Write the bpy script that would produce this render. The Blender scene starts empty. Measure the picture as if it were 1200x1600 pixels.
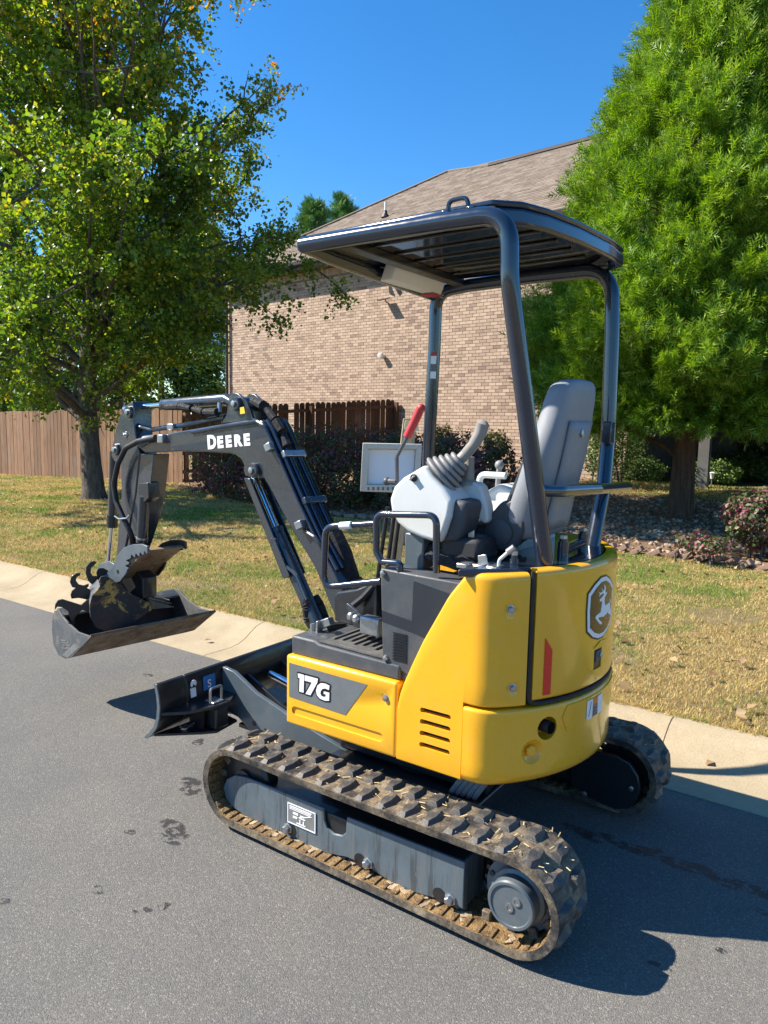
import bpy, bmesh, math, random
import numpy as np
from mathutils import Vector, Matrix

# ---------------------------------------------------------------- scene, camera, light
scene = bpy.context.scene
R_ = math.radians
CAM = np.array([-1.45946949, 2.57212666, 1.63902055])      # metres: X = forward of the machine, Y = its left, Z = up
YAW, PITCH, ROLL, FPX = -0.96279876, -0.11946257, 0.01869082, 1146.67647656
_d = np.array([math.cos(YAW)*math.cos(PITCH), math.sin(YAW)*math.cos(PITCH), math.sin(PITCH)])
_r0 = np.cross(_d, [0, 0, 1]); _r0 /= np.linalg.norm(_r0); _u0 = np.cross(_r0, _d)
_r = math.cos(ROLL)*_r0 + math.sin(ROLL)*_u0
_u = -math.sin(ROLL)*_r0 + math.cos(ROLL)*_u0
cam = bpy.data.cameras.new('camera')
cam.sensor_fit = 'HORIZONTAL'; cam.sensor_width = 36.0; cam.lens = 36.0*FPX/1200.0
cam.clip_start = 0.05; cam.clip_end = 2000
co = bpy.data.objects.new('camera', cam); scene.collection.objects.link(co)
co.matrix_world = Matrix(((_r[0], _u[0], -_d[0], CAM[0]), (_r[1], _u[1], -_d[1], CAM[1]), (_r[2], _u[2], -_d[2], CAM[2]), (0, 0, 0, 1)))
scene.camera = co

SUN_AZ, SUN_EL = 27.5, 43.0          # azimuth from +X towards +Y
world = bpy.data.worlds.new('World'); scene.world = world; world.use_nodes = True
nt = world.node_tree
bg = nt.nodes['Background']; sky = nt.nodes.new('ShaderNodeTexSky')
sky.sky_type = 'NISHITA'; sky.sun_disc = False
sky.sun_elevation = R_(SUN_EL); sky.sun_rotation = R_(90.0-SUN_AZ)
sky.air_density = 1.0; sky.dust_density = 0.15; sky.ozone_density = 5.0; sky.altitude = 200
hs_ = nt.nodes.new('ShaderNodeHueSaturation'); hs_.inputs['Saturation'].default_value = 1.27; nt.links.new(sky.outputs[0], hs_.inputs['Color']); nt.links.new(hs_.outputs[0], bg.inputs[0]); bg.inputs[1].default_value = 0.105
sun = bpy.data.lights.new('sun', 'SUN'); sun.energy = 5.0; sun.angle = R_(0.53); sun.color = (1.0, 0.915, 0.80)
so = bpy.data.objects.new('sun', sun); scene.collection.objects.link(so)
sdir = Vector((math.cos(R_(SUN_EL))*math.cos(R_(SUN_AZ)), math.cos(R_(SUN_EL))*math.sin(R_(SUN_AZ)), math.sin(R_(SUN_EL))))
so.rotation_euler = sdir.to_track_quat('Z', 'Y').to_euler(); so.location = (6, 4, 9)
scene.view_settings.view_transform = 'Standard'; scene.view_settings.look = 'None'
scene.view_settings.exposure = 1.12; scene.view_settings.gamma = 1.0

# ---------------------------------------------------------------- helpers
COL = scene.collection
rng = random.Random(7); nrg = np.random.default_rng(11)

def ray(px):
    return _d + _r*(px[0]-600)/FPX - _u*(px[1]-800)/FPX
def on(px, axis, val):
    """photo pixel -> point on an axis-aligned plane"""
    w = ray(px); t = (val-CAM[axis])/w[axis]; return CAM + t*w
def on_plane(px, org, n):
    w = ray(px); n = np.asarray(n, float); t = ((np.asarray(org, float)-CAM)@n)/(w@n); return CAM + t*w
def at_depth(px, D):
    w = ray(px); return CAM + w*(D/(w@_d))

def tag(o, label=None, cat=None, group=None, kind=None):
    if label: o['label'] = label
    if cat: o['category'] = cat
    if group: o['group'] = group
    if kind: o['kind'] = kind
    return o
def empty(name, loc=(0, 0, 0), parent=None):
    o = bpy.data.objects.new(name, None); COL.objects.link(o); o.location = loc; o.empty_display_size = 0.1
    if parent: o.parent = parent
    return o
def link(name, me, parent=None, loc=None):
    o = bpy.data.objects.new(name, me); COL.objects.link(o)
    if parent:
        o.parent = parent
        if parent.type == 'EMPTY': o.matrix_parent_inverse = parent.matrix_basis.inverted()
    if loc is not None: o.location = loc
    return o

def fillet(pts, rad, seg=6):
    """round the inner corners of a polyline"""
    pts = [Vector(p) for p in pts]
    if not hasattr(rad, '__len__'): rad = [rad]*len(pts)
    out = [pts[0]]
    for i in range(1, len(pts)-1):
        p0, p, p1 = pts[i-1], pts[i], pts[i+1]
        a = (p0-p); b = (p1-p); la, lb = a.length, b.length; a.normalize(); b.normalize()
        ang = a.angle(b)
        if ang > 3.1: out.append(p); continue
        t = min(rad[i]/math.tan(ang/2), la*.49, lb*.49)
        q0 = p+a*t; q1 = p+b*t
        for k in range(seg+1):
            u = k/seg
            out.append(q0*(1-u)**2 + p*2*u*(1-u) + q1*u*u)
    out.append(pts[-1])
    return out

class MB:
    def __init__(s): s.v = []; s.f = []
    def raw(s, v, f):
        n = len(s.v); s.v += [tuple(map(float, p)) for p in v]; s.f += [tuple(i+n for i in q) for q in f]; return s
    def box(s, c, d, rot=None):
        x, y, z = d[0]/2, d[1]/2, d[2]/2
        vs = [Vector(p) for p in ((-x,-y,-z),(x,-y,-z),(x,y,-z),(-x,y,-z),(-x,-y,z),(x,-y,z),(x,y,z),(-x,y,z))]
        if rot is not None: vs = [rot @ p for p in vs]
        c = Vector(c)
        return s.raw([p+c for p in vs], [(3,2,1,0),(4,5,6,7),(0,1,5,4),(1,2,6,5),(2,3,7,6),(3,0,4,7)])
    def span(s, a, b):
        a = np.minimum(a, b), np.maximum(a, b); return s.box((a[0]+a[1])/2, a[1]-a[0])
    def slab(s, pts, vec):
        """3D polygon extruded along vec"""
        n = len(pts); P = [Vector(p) for p in pts]; V = Vector(vec)
        nrm = Vector((0,0,0))
        for i in range(n): nrm += P[i].cross(P[(i+1) % n])
        if nrm.dot(V) > 0: P = P[::-1]
        vs = P+[p+V for p in P]
        fs = [tuple(range(n)), tuple(range(2*n-1, n-1, -1))]
        fs += [(i, i+n, (i+1) % n+n, (i+1) % n) for i in range(n)]
        return s.raw(vs, fs)
    def tube(s, path, r, seg=10, caps=True, ry=None):
        P = [Vector(p) for p in path]; n = len(P)
        rr = r if hasattr(r, '__len__') else [r]*n
        T = []
        for i in range(n):
            a = P[max(i-1, 0)]; b = P[min(i+1, n-1)]; t = (b-a); t.normalize(); T.append(t)
        up = Vector((0,0,1)) if abs(T[0].z) < .9 else Vector((1,0,0))
        N = (up - T[0]*up.dot(T[0])).normalized()
        vs = []; fs = []
        for i in range(n):
            N = (N - T[i]*N.dot(T[i])).normalized(); B = T[i].cross(N)
            for k in range(seg):
                a = 2*math.pi*k/seg
                vs.append(P[i] + N*math.cos(a)*rr[i] + B*math.sin(a)*rr[i])
        for i in range(n-1):
            for k in range(seg):
                k2 = (k+1) % seg
                fs.append((i*seg+k, i*seg+k2, (i+1)*seg+k2, (i+1)*seg+k))
        if caps:
            fs.append(tuple(range(seg-1, -1, -1))); fs.append(tuple((n-1)*seg+k for k in range(seg)))
        return s.raw(vs, fs)
    def cyl(s, a, b, r, r2=None, seg=20):
        return s.tube([a, b], [r, r if r2 is None else r2], seg)
    def lathe(s, a, axis, prof, seg=24):
        """prof: (distance along axis, radius)"""
        ax = Vector(axis).normalized(); a = Vector(a)
        up = Vector((0,0,1)) if abs(ax.z) < .9 else Vector((1,0,0))
        N = (up-ax*up.dot(ax)).normalized(); B = ax.cross(N); vs = []; fs = []
        for (t, r) in prof:
            for k in range(seg):
                q = 2*math.pi*k/seg; vs.append(a+ax*t+(N*math.cos(q)+B*math.sin(q))*max(r, 1e-4))
        for i in range(len(prof)-1):
            for k in range(seg):
                k2 = (k+1) % seg; fs.append((i*seg+k, i*seg+k2, (i+1)*seg+k2, (i+1)*seg+k))
        fs.append(tuple(range(seg-1, -1, -1))); fs.append(tuple((len(prof)-1)*seg+k for k in range(seg)))
        return s.raw(vs, fs)
    def grid(s, rows, close_u=False, cap=False):
        """rows: list of equal-length lists of points"""
        m = len(rows[0]); vs = [p for r in rows for p in r]; fs = []
        for i in range(len(rows)-1):
            for k in range(m if close_u else m-1):
                k2 = (k+1) % m; fs.append((i*m+k, i*m+k2, (i+1)*m+k2, (i+1)*m+k))
        if cap: fs.append(tuple(range(m-1, -1, -1))); fs.append(tuple((len(rows)-1)*m+k for k in range(m)))
        return s.raw(vs, fs)
    def sphere(s, c, r, seg=14, rings=8):
        rows = []
        for i in range(rings+1):
            t = math.pi*i/rings
            rows.append([(c[0]+r*math.sin(t)*math.cos(2*math.pi*k/seg), c[1]+r*math.sin(t)*math.sin(2*math.pi*k/seg), c[2]-r*math.cos(t)) for k in range(seg)])
        return s.grid(rows, True)
    def mesh(s, name, mat=None, smooth=35, fix=True):
        me = bpy.data.meshes.new(name); me.from_pydata(s.v, [], s.f)
        if fix:
            bm = bmesh.new(); bm.from_mesh(me); bmesh.ops.remove_doubles(bm, verts=bm.verts, dist=1e-5)
            bmesh.ops.recalc_face_normals(bm, faces=bm.faces); bm.to_mesh(me); bm.free()
        if mat: me.materials.append(mat)
        if smooth:
            me.polygons.foreach_set('use_smooth', [True]*len(me.polygons)); me.set_sharp_from_angle(angle=R_(smooth))
        return me
    def build(s, name, mat, parent=None, bevel=0, seg=2, smooth=35, sub=0, fix=True):
        o = link(name, s.mesh(name, mat, smooth, fix), parent)
        if bevel:
            b = o.modifiers.new('bevel', 'BEVEL'); b.width = bevel; b.segments = seg; b.limit_method = 'ANGLE'; b.angle_limit = R_(32); b.harden_normals = False
            o.data.polygons.foreach_set('use_smooth', [True]*len(o.data.polygons)); o.data.set_sharp_from_angle(angle=R_(75))
        if sub:
            m = o.modifiers.new('sub', 'SUBSURF'); m.levels = sub; m.render_levels = sub
        return o

def boolean(o, cutter, op='DIFFERENCE'):
    """apply a boolean with a throw-away cutter mesh"""
    cme = cutter.mesh('cutter', None, 0); c = bpy.data.objects.new('cutter', cme); COL.objects.link(c)
    m = o.modifiers.new('cut', 'BOOLEAN'); m.operation = op; m.object = c; m.solver = 'EXACT'; m.use_self = True
    bpy.context.view_layer.update()
    dg = bpy.context.evaluated_depsgraph_get(); me = bpy.data.meshes.new_from_object(o.evaluated_get(dg))
    mats = list(o.data.materials); o.modifiers.clear(); old = o.data; nm = old.name; o.data = me; bpy.data.meshes.remove(old); me.name = nm
    if not me.materials and mats: me.materials.append(mats[0])
    bpy.data.objects.remove(c); bpy.data.meshes.remove(cme)
    me.polygons.foreach_set('use_smooth', [True]*len(me.polygons)); me.set_sharp_from_angle(angle=R_(35))
    return o

def np_mesh(name, V, F, mat=None, smooth=False):
    """fast mesh from numpy: V (n,3), F (m,k)"""
    V = np.asarray(V, np.float32); F = np.asarray(F, np.int32); k = F.shape[1]
    me = bpy.data.meshes.new(name)
    me.vertices.add(len(V)); me.vertices.foreach_set('co', V.ravel())
    me.loops.add(F.size); me.loops.foreach_set('vertex_index', F.ravel())
    me.polygons.add(len(F)); me.polygons.foreach_set('loop_start', np.arange(0, F.size, k, dtype=np.int32)); me.polygons.foreach_set('loop_total', np.full(len(F), k, np.int32))
    if smooth: me.polygons.foreach_set('use_smooth', [True]*len(F))
    me.update(calc_edges=True); me.validate()
    if mat: me.materials.append(mat)
    return me

# ---------------------------------------------------------------- materials
class NT:
    def __init__(s, name):
        s.m = bpy.data.materials.new(name); s.m.use_nodes = True; s.t = s.m.node_tree; s.b = s.t.nodes['Principled BSDF']; s.out = s.t.nodes['Material Output']
    def n(s, typ, **kw):
        o = s.t.nodes.new('ShaderNode'+typ)
        for k, v in kw.items():
            if k == 'i':
                for a, b in v.items():
                    if isinstance(b, bpy.types.NodeSocket): s.t.links.new(b, o.inputs[a])
                    else: o.inputs[a].default_value = b
            else: setattr(o, k, v)
        return o
    def set(s, **kw):
        for k, v in kw.items():
            k = {'col': 'Base Color', 'rough': 'Roughness', 'metal': 'Metallic', 'coat': 'Coat Weight', 'coatr': 'Coat Roughness', 'spec': 'Specular IOR Level', 'nrm': 'Normal', 'trans': 'Transmission Weight', 'sheen': 'Sheen Weight'}[k]
            if isinstance(v, bpy.types.NodeSocket): s.t.links.new(v, s.b.inputs[k])
            else:
                if k == 'Base Color' and len(v) == 3: v = (*v, 1)
                s.b.inputs[k].default_value = v
        return s
    def co(s, which='Object'): return s.n('TexCoord').outputs[which]
    def noise(s, scale, detail=4, rough=.6, vec=None, dist=0):
        return s.n('TexNoise', i={'Vector': vec if vec is not None else s.co(), 'Scale': scale, 'Detail': detail, 'Roughness': rough, 'Distortion': dist}).outputs[0]
    def ramp(s, fac, stops):
        o = s.n('ValToRGB'); s.t.links.new(fac, o.inputs[0]); e = o.color_ramp.elements
        while len(e) < len(stops): e.new(.5)
        for q, (p, c) in zip(e, stops): q.position = p; q.color = (*c, 1) if len(c) == 3 else c
        return o.outputs[0]
    def mix(s, fac, a, b, typ='MIX'):
        o = s.n('Mix', data_type='RGBA', blend_type=typ)
        for sock, v in ((o.inputs[0], fac), (o.inputs[6], a), (o.inputs[7], b)):
            if isinstance(v, bpy.types.NodeSocket): s.t.links.new(v, sock)
            elif hasattr(v, '__len__'): sock.default_value = (*v, 1) if len(v) == 3 else v
            else: sock.default_value = v
        return o.outputs[2]
    def math(s, op, a, b=0, clamp=False):
        o = s.n('Math', operation=op, use_clamp=clamp)
        for sock, v in ((o.inputs[0], a), (o.inputs[1], b)):
            if isinstance(v, bpy.types.NodeSocket): s.t.links.new(v, sock)
            else: sock.default_value = v
        return o.outputs[0]
    def mapr(s, v, a, b, c, d):
        return s.n('MapRange', i={0: v, 1: a, 2: b, 3: c, 4: d}).outputs[0]
    def bump(s, h, strength=.3, dist=.01):
        return s.n('Bump', i={'Height': h, 'Strength': strength, 'Distance': dist}).outputs[0]

def g(v): return tuple(((x/255)/12.92 if x/255 <= .04045 else ((x/255+.055)/1.055)**2.4) for x in v)

def paint(name, col, rough=.35, coat=0.0, metal=0.0, var=.12, vs=6.0, bump=.0, bs=200, spec=.5, dust=0.0, dustc=(.30, .25, .19)):
    t = NT(name); n1 = t.noise(vs, 5, .65)
    c = t.mix(t.mapr(n1, .3, .7, 0, 1), tuple(x*(1-var) for x in col), tuple(min(1, x*(1+var)) for x in col))
    if dust:
        n2 = t.noise(vs*1.7+3, 8, .72); n3 = t.noise(60, 3, .6)
        c = t.mix(t.math('MULTIPLY', t.mapr(n2, .45, .75, 0, dust), t.mapr(n3, .3, .7, .4, 1)), c, dustc)
    t.set(col=c, metal=metal, coat=coat, coatr=.04, spec=spec)
    t.set(rough=t.mapr(t.noise(vs*3, 4, .6), .3, .7, rough*.8, min(1, rough*1.25)))
    if bump: t.set(nrm=t.bump(t.noise(bs, 3, .6), bump, .004))
    return t.m
M = {}
# ---------------------------------------------------------------- setting: road, kerb, yard
def mat_asphalt():
    t = NT('asphalt'); P = t.co()
    vor = t.n('TexVoronoi', feature='F1', i={'Vector': P, 'Scale': 240.0, 'Randomness': 1.0})
    stone = vor.outputs['Color']; sep = t.n('SeparateColor', i={0: stone}); rnd = sep.outputs[0]
    vor2 = t.n('TexVoronoi', feature='F1', i={'Vector': P, 'Scale': 480.0}); rnd2 = t.n('SeparateColor', i={0: vor2.outputs['Color']}).outputs[1]
    c = t.ramp(rnd, [(0, (.050, .050, .054)), (.55, (.082, .081, .082)), (.86, (.112, .109, .104)), (.95, (.155, .15, .142)), (1, (.24, .23, .215))])
    c2 = t.ramp(rnd2, [(0, (.05, .05, .053)), (.7, (.088, .087, .088)), (.95, (.12, .116, .11)), (1, (.19, .185, .175))])
    c = t.mix(1, t.mix(.5, c, c2), (1.60, 1.57, 1.42), 'MULTIPLY')
    big = t.noise(.9, 6, .62); c = t.mix(t.mapr(big, .35, .68, 0, 1), t.mix(1, c, (.86, .87, .90), 'MULTIPLY'), t.mix(1, c, (1.12, 1.10, 1.06), 'MULTIPLY'))
    # damp drips left by the machine: fixed spots on the road
    geo = t.n('NewGeometry').outputs['Position']
    warp = t.n('VectorMath', operation='ADD', i={0: geo, 1: t.n('VectorMath', operation='SCALE', i={0: t.n('TexNoise', i={'Vector': geo, 'Scale': 14.0, 'Detail': 3.0}).outputs[1], 'Scale': .05}).outputs[0]}).outputs[0]
    sep = t.n('SeparateXYZ', i={0: warp}); X, Y = sep.outputs[0], sep.outputs[1]
    wet = None
    for (x, y, rx, ry) in DRIPS:
        dx = t.math('MULTIPLY', t.math('SUBTRACT', X, x+.025), 1/rx); dy = t.math('MULTIPLY', t.math('SUBTRACT', Y, y+.025), 1/ry)
        q = t.math('ADD', t.math('MULTIPLY', dx, dx), t.math('MULTIPLY', dy, dy))
        w = t.mapr(q, .7, 1.1, 1, 0)
        wet = w if wet is None else t.math('MAXIMUM', wet, w)
    wet = t.math('MULTIPLY', wet, t.mapr(t.noise(26, 3, .65), .44, .50, 0, 1))
    c = t.mix(t.math('MULTIPLY', wet, .78), c, (.012, .012, .013))
    h = t.math('ADD', t.math('MULTIPLY', vor.outputs['Distance'], -1.0), t.math('MULTIPLY', t.noise(420, 2, .5), .25))
    t.set(col=c, rough=t.math('SUBTRACT', .82, t.math('MULTIPLY', wet, .35)), spec=.35, nrm=t.bump(h, .6, .0035)); return t.m

DRIPS = []
for (px, py, a, b) in [(268, 1290, .13, .05), (275, 1303, .10, .04), (262, 1312, .12, .025), (205, 1300, .05, .02), (300, 1235, .11, .06), (152, 1390, .05, .025), (258, 1415, .03, .03), (210, 1424, .03, .015), (232, 1420, .03, .015),
                       (232, 1055, .07, .03), (310, 1160, .07, .05), (1022, 1505, .035, .02), (1130, 1488, .03, .02), (5, 1408, .04, .03), (1055, 1372, .03, .02), (1192, 1425, .04, .02), (300, 1222, .10, .05)]:
    p = on((px, py), 2, 0.0); DRIPS.append((p[0], p[1], a*.62, b*.75))
for k in range(14):
    u = k/13; p = on((900+u*310, 1295+u*105+4*math.sin(k*2.1)), 2, 0.0); DRIPS.append((p[0], p[1], .07, .022+.014*math.sin(k*1.7)**2))
M['asphalt'] = mat_asphalt()

def mat_concrete():
    t = NT('kerb_concrete'); n1 = t.noise(2.2, 7, .68); n2 = t.noise(120, 4, .7); n3 = t.noise(9, 6, .7)
    c = t.ramp(n1, [(.28, (.27, .215, .13)), (.5, (.37, .30, .19)), (.72, (.44, .37, .25))])
    c = t.mix(.35, c, t.ramp(n2, [(.3, (.20, .16, .10)), (.7, (.48, .405, .28))]))
    c = t.mix(t.mapr(n3, .55, .75, 0, .45), c, (.27, .22, .15))
    t.set(col=c, rough=.88, spec=.25, nrm=t.bump(t.math('ADD', n2, t.math('MULTIPLY', n3, .6)), .45, .006)); return t.m
M['concrete'] = mat_concrete()

def hgt(x, y):
    """yard height: nearly level behind the kerb, rising to the house"""
    x = np.asarray(x, float); y = np.asarray(y, float)
    s = np.clip((-8.6-y)/4.6, 0, 1); s = s*s*(3-2*s)
    e = np.clip((-1.42-y)/3.0, 0, 1)
    return .115 + .045*e + .34*s - .16*np.clip((x-12)/8, 0, 1) + .012*np.sin(x*1.3+y*.7)*e + .010*np.sin(x*.6-y*1.9)*e

def mat_lawn():
    t = NT('lawn_soil'); P = t.co()
    n1 = t.noise(.55, 6, .66); n2 = t.noise(7, 5, .7); n3 = t.noise(160, 4, .75); n4 = t.noise(1.6, 5, .7)
    c = t.ramp(n2, [(.25, (.17, .12, .06)), (.5, (.32, .24, .115)), (.75, (.46, .36, .19))])
    gr = t.ramp(n3, [(.3, (.085, .125, .028)), (.7, (.21, .26, .07))])
    c = t.mix(t.mapr(n1, .46, .62, 0, .75), c, gr)
    c = t.mix(t.mapr(n4, .62, .74, 0, .7), c, (.26, .13, .065))
    c = t.mix(.4, c, t.ramp(n3, [(.3, (.07, .05, .025)), (.7, (.42, .34, .19))]))
    t.set(col=c, rough=.95, spec=.1, nrm=t.bump(t.math('ADD', n3, t.math('MULTIPLY', n2, .8)), .9, .03)); return t.m
M['lawn'] = mat_lawn()
def mat_mulch():
    t = NT('bed_soil'); n2 = t.noise(6, 5, .7); n3 = t.noise(90, 4, .75)
    c = t.ramp(n2, [(.3, (.20, .11, .06)), (.7, (.42, .25, .145))]); c = t.mix(.5, c, t.ramp(n3, [(.3, (.06, .04, .03)), (.7, (.36, .28, .2))]))
    t.set(col=c, rough=.95, spec=.1, nrm=t.bump(n3, .9, .03)); return t.m
M['mulch'] = mat_mulch()

def sheet(name, x0, x1, y0, y1, z, mat):
    o = MB().raw([(x0, y0, z), (x1, y0, z), (x1, y1, z), (x0, y1, z)], [(0, 1, 2, 3)]).build(name, mat, smooth=0, fix=False); return tag(o, kind='structure')
KY = -0.806
sheet('road', -60, 90, KY-.02, 8.2, 0.0, M['asphalt'])
sheet('ground', -700, 700, -700, 700, -.30, M['lawn'])
# rolled kerb and gutter as one swept profile
prof = [(KY, -.03), (KY, .003), (KY-.02, .006), (-1.05, .002), (-1.13, .010), (-1.20, .035), (-1.26, .072), (-1.32, .104), (-1.37, .117), (-1.43, .118), (-1.445, .10), (-1.445, -.1)]
rows = []
for x in list(np.arange(-30.6, 60.1, 1.5)):
    rows.append([(x, y, z) for y, z in prof])
    if round((x+30.6)/1.5) % 2 == 0:
        for dx, dz in ((.002, -.006), (.005, -.006), (.007, 0)): rows.append([(x+dx, y, z+dz) for y, z in prof])
tag(MB().grid(rows).build('kerb', M['concrete'], smooth=50, fix=False), kind='structure')
# the yard
xs = np.concatenate([np.arange(-30, -4, 2.), np.arange(-4, 20, .35), np.arange(20, 62, 3.)]); ys = np.concatenate([np.arange(-1.44, -15, -.3), np.arange(-15, -60, -3.)])
XX, YY = np.meshgrid(xs, ys, indexing='ij'); ZZ = hgt(XX, YY)
V = np.stack([XX, YY, ZZ], -1).reshape(-1, 3); ny = len(ys); nx = len(xs)
I = np.arange(nx*ny).reshape(nx, ny); F = np.stack([I[:-1, :-1], I[:-1, 1:], I[1:, 1:], I[1:, :-1]], -1).reshape(-1, 4)
tag(link('lawn', np_mesh('lawn', V, F, M['lawn'], True)), kind='structure')
sheet('far_verge', -60, 90, 8.2, 60, .02, M['lawn'])

# planting bed between lawn and fence: edge line along the ground
BED = [on(p, 2, .16)[:2] for p in [(250, 757), (330, 772), (400, 789), (470, 803), (560, 812), (640, 826), (720, 838), (800, 848), (880, 853), (960, 861), (1060, 873), (1200, 893), (1330, 912)]]
BED = np.array(BED)
def bed_y(x):
    o = np.argsort(BED[:, 0]); return np.interp(x, BED[o, 0], BED[o, 1])
xs = np.arange(-5, 12.4, .25); rows = []
for x in xs:
    y0 = float(bed_y(x)); y1 = float(np.interp(x, [3.4, 5.5], [-11.4, -14.6]))
    rows.append([(x, y, float(hgt(x, y))+.012) for y in np.linspace(y0, y1, 26)])
tag(MB().grid(rows).build('planting_bed', M['mulch'], smooth=60, fix=False), kind='structure')
# ---------------------------------------------------------------- house
HTH = R_(-6.75); H0 = at_depth((703, 600), 18.5)
ha = np.array([math.cos(HTH), math.sin(HTH), 0]); hn = np.array([-math.sin(HTH), math.cos(HTH), 0])
def hp(a, n, z): return H0*np.array([1, 1, 0]) + ha*a + hn*n + np.array([0, 0, z])

def rnd_fac(t):
    r = t.math('ADD', t.n('NewGeometry').outputs['Random Per Island'], t.n('ObjectInfo').outputs['Random']); return t.math('FRACT', r)
def mat_brick():
    t = NT('tan_brick'); f = rnd_fac(t); P = t.n('NewGeometry').outputs['Position']
    big = t.noise(.8, 4, .6, vec=P); f2 = t.math('ADD', f, t.mapr(big, .3, .7, -.13, .18))
    c = t.ramp(f2, [(0, (.27, .195, .155)), (.08, (.31, .23, .18)), (.18, (.39, .29, .22)), (.6, (.46, .345, .26)), (1, (.53, .405, .31))])
    n = t.noise(55, 4, .7, vec=P); c = t.mix(.35, c, t.mix(1, c, t.ramp(n, [(.3, (.6, .58, .57)), (.7, (1.3, 1.3, 1.3))]), 'MULTIPLY'))
    t.set(col=c, rough=.9, spec=.2, nrm=t.bump(n, .4, .005)); return t.m
M['brick'] = mat_brick()
M['mortar'] = paint('mortar', (.20, .15, .12), .95, var=.15, vs=3, bump=.4, bs=120)
def mat_shingle():
    t = NT('roof_shingle'); f = rnd_fac(t); P = t.n('NewGeometry').outputs['Position']
    c = t.ramp(f, [(0, (.165, .13, .10)), (.35, (.20, .16, .126)), (.7, (.235, .19, .15)), (1, (.265, .22, .18))])
    n = t.noise(160, 3, .7, vec=P); c = t.mix(.4, c, t.mix(1, c, t.ramp(n, [(.3, (.55, .55, .55)), (.7, (1.4, 1.4, 1.4))]), 'MULTIPLY'))
    t.set(col=c, rough=.95, spec=.15, nrm=t.bump(n, .5, .006)); return t.m
M['shingle'] = mat_shingle()
M['fascia'] = paint('brown_trim', (.055, .042, .035), .5, var=.1)
M['soffit'] = paint('soffit', (.10, .08, .065), .7)
M['porch'] = paint('porch_stone', (.12, .10, .085), .9, var=.35, vs=4, bump=.5, bs=14)
M['glass'] = paint('dark_glass', (.01, .012, .014), .08)
M['greymetal'] = paint('grey_metal', (.17, .17, .165), .45, metal=.3)
M['white_plastic'] = paint('white_plastic', (.72, .71, .68), .45, var=.05)

house = tag(empty('brick_house', tuple(hp(0, 0, .4))), 'two-storey tan brick house with brown shingle hip roof behind the fence', 'house')
hloc = Vector(hp(0, 0, .4))
def hb(mb, name, mat, parent=house, **k):
    """build at world coordinates, parented under the house or one of its parts"""
    return mb.build(name, mat, parent, **k)
A0, A1, ZB, ZT = -4.7, 9.2, -.1, 6.045
wall = hb(MB().slab([hp(A0, 0, ZB), hp(A1, 0, ZB), hp(A1, 0, ZT), hp(A0, 0, ZT)], -hn*.25), 'wall', M['mortar'], smooth=0)
hb(MB().slab([hp(A1-.004, -.25, ZB), hp(A1-.004, -10, ZB), hp(A1-.004, -10, ZT), hp(A1-.004, -.25, ZT)], -ha*.2), 'side_wall', M['mortar'], smooth=0)
# bricks
CH, BL, GAP = .0794, .203, .010
bricks = []
for r in range(int((ZT-1.0-ZB)/CH)+14):
    z = ZB+.4+r*CH
    if z+CH > ZT-.24: break
    off = (r % 2)*BL/2 + .012*math.sin(r*12.7)
    a = A0+off
    while a < A1-.05:
        a2 = min(a+BL-GAP, A1); bricks.append((a, a2, z, z+CH-GAP, rng.uniform(.006, .0115))); a += BL
# soldier course under the soffit
a = A0
while a < A1-.07: bricks.append((a, a+CH-GAP, ZT-.215, ZT-.015, rng.uniform(.009, .013))); a += CH
def brick_shape(a0, a1, z0, z1, d):
    vs = [hp(a0, .0005, z0), hp(a1, .0005, z0), hp(a1, .0005, z1), hp(a0, .0005, z1), hp(a0, d, z0), hp(a1, d, z0), hp(a1, d, z1), hp(a0, d, z1)]
    return vs, [(4, 7, 6, 5), (0, 4, 5, 1), (1, 5, 6, 2), (2, 6, 7, 3), (3, 7, 4, 0)]
def px_of(P):
    v = np.asarray(P)-CAM; z = v@_d; return 600+FPX*(v@_r)/z, 800-FPX*(v@_u)/z
def vis(b):
    x, y = px_of(hp((b[0]+b[1])/2, 0, (b[2]+b[3])/2)); return 690 < x < 905 and 455 < y < 690
near = [b for b in bricks if b[1]-b[0] > .15 and vis(b)]
near.sort(key=lambda b: b[0]); chosen = set(near[:300])
mb = MB()
for b in bricks:
    if b not in chosen: mb.raw(*brick_shape(*b))
sb = hb(mb, 'brickwork', M['brick'], wall, smooth=0, fix=False); sb['kind'] = 'stuff'
bme = MB().raw([(0, 0, 0), (BL-GAP, 0, 0), (BL-GAP, 0, CH-GAP), (0, 0, CH-GAP), (0, .0095, 0), (BL-GAP, .0095, 0), (BL-GAP, .0095, CH-GAP), (0, .0095, CH-GAP)], [(4, 7, 6, 5), (0, 4, 5, 1), (1, 5, 6, 2), (2, 6, 7, 3), (3, 7, 4, 0)]).mesh('brick', M['brick'], 0, False)
for b in near[:300]:
    o = link('brick', bme, wall)
    o.location = hp(b[0], rng.uniform(-.0015, .0015), b[2]); o.rotation_euler = (0, 0, HTH)
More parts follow.
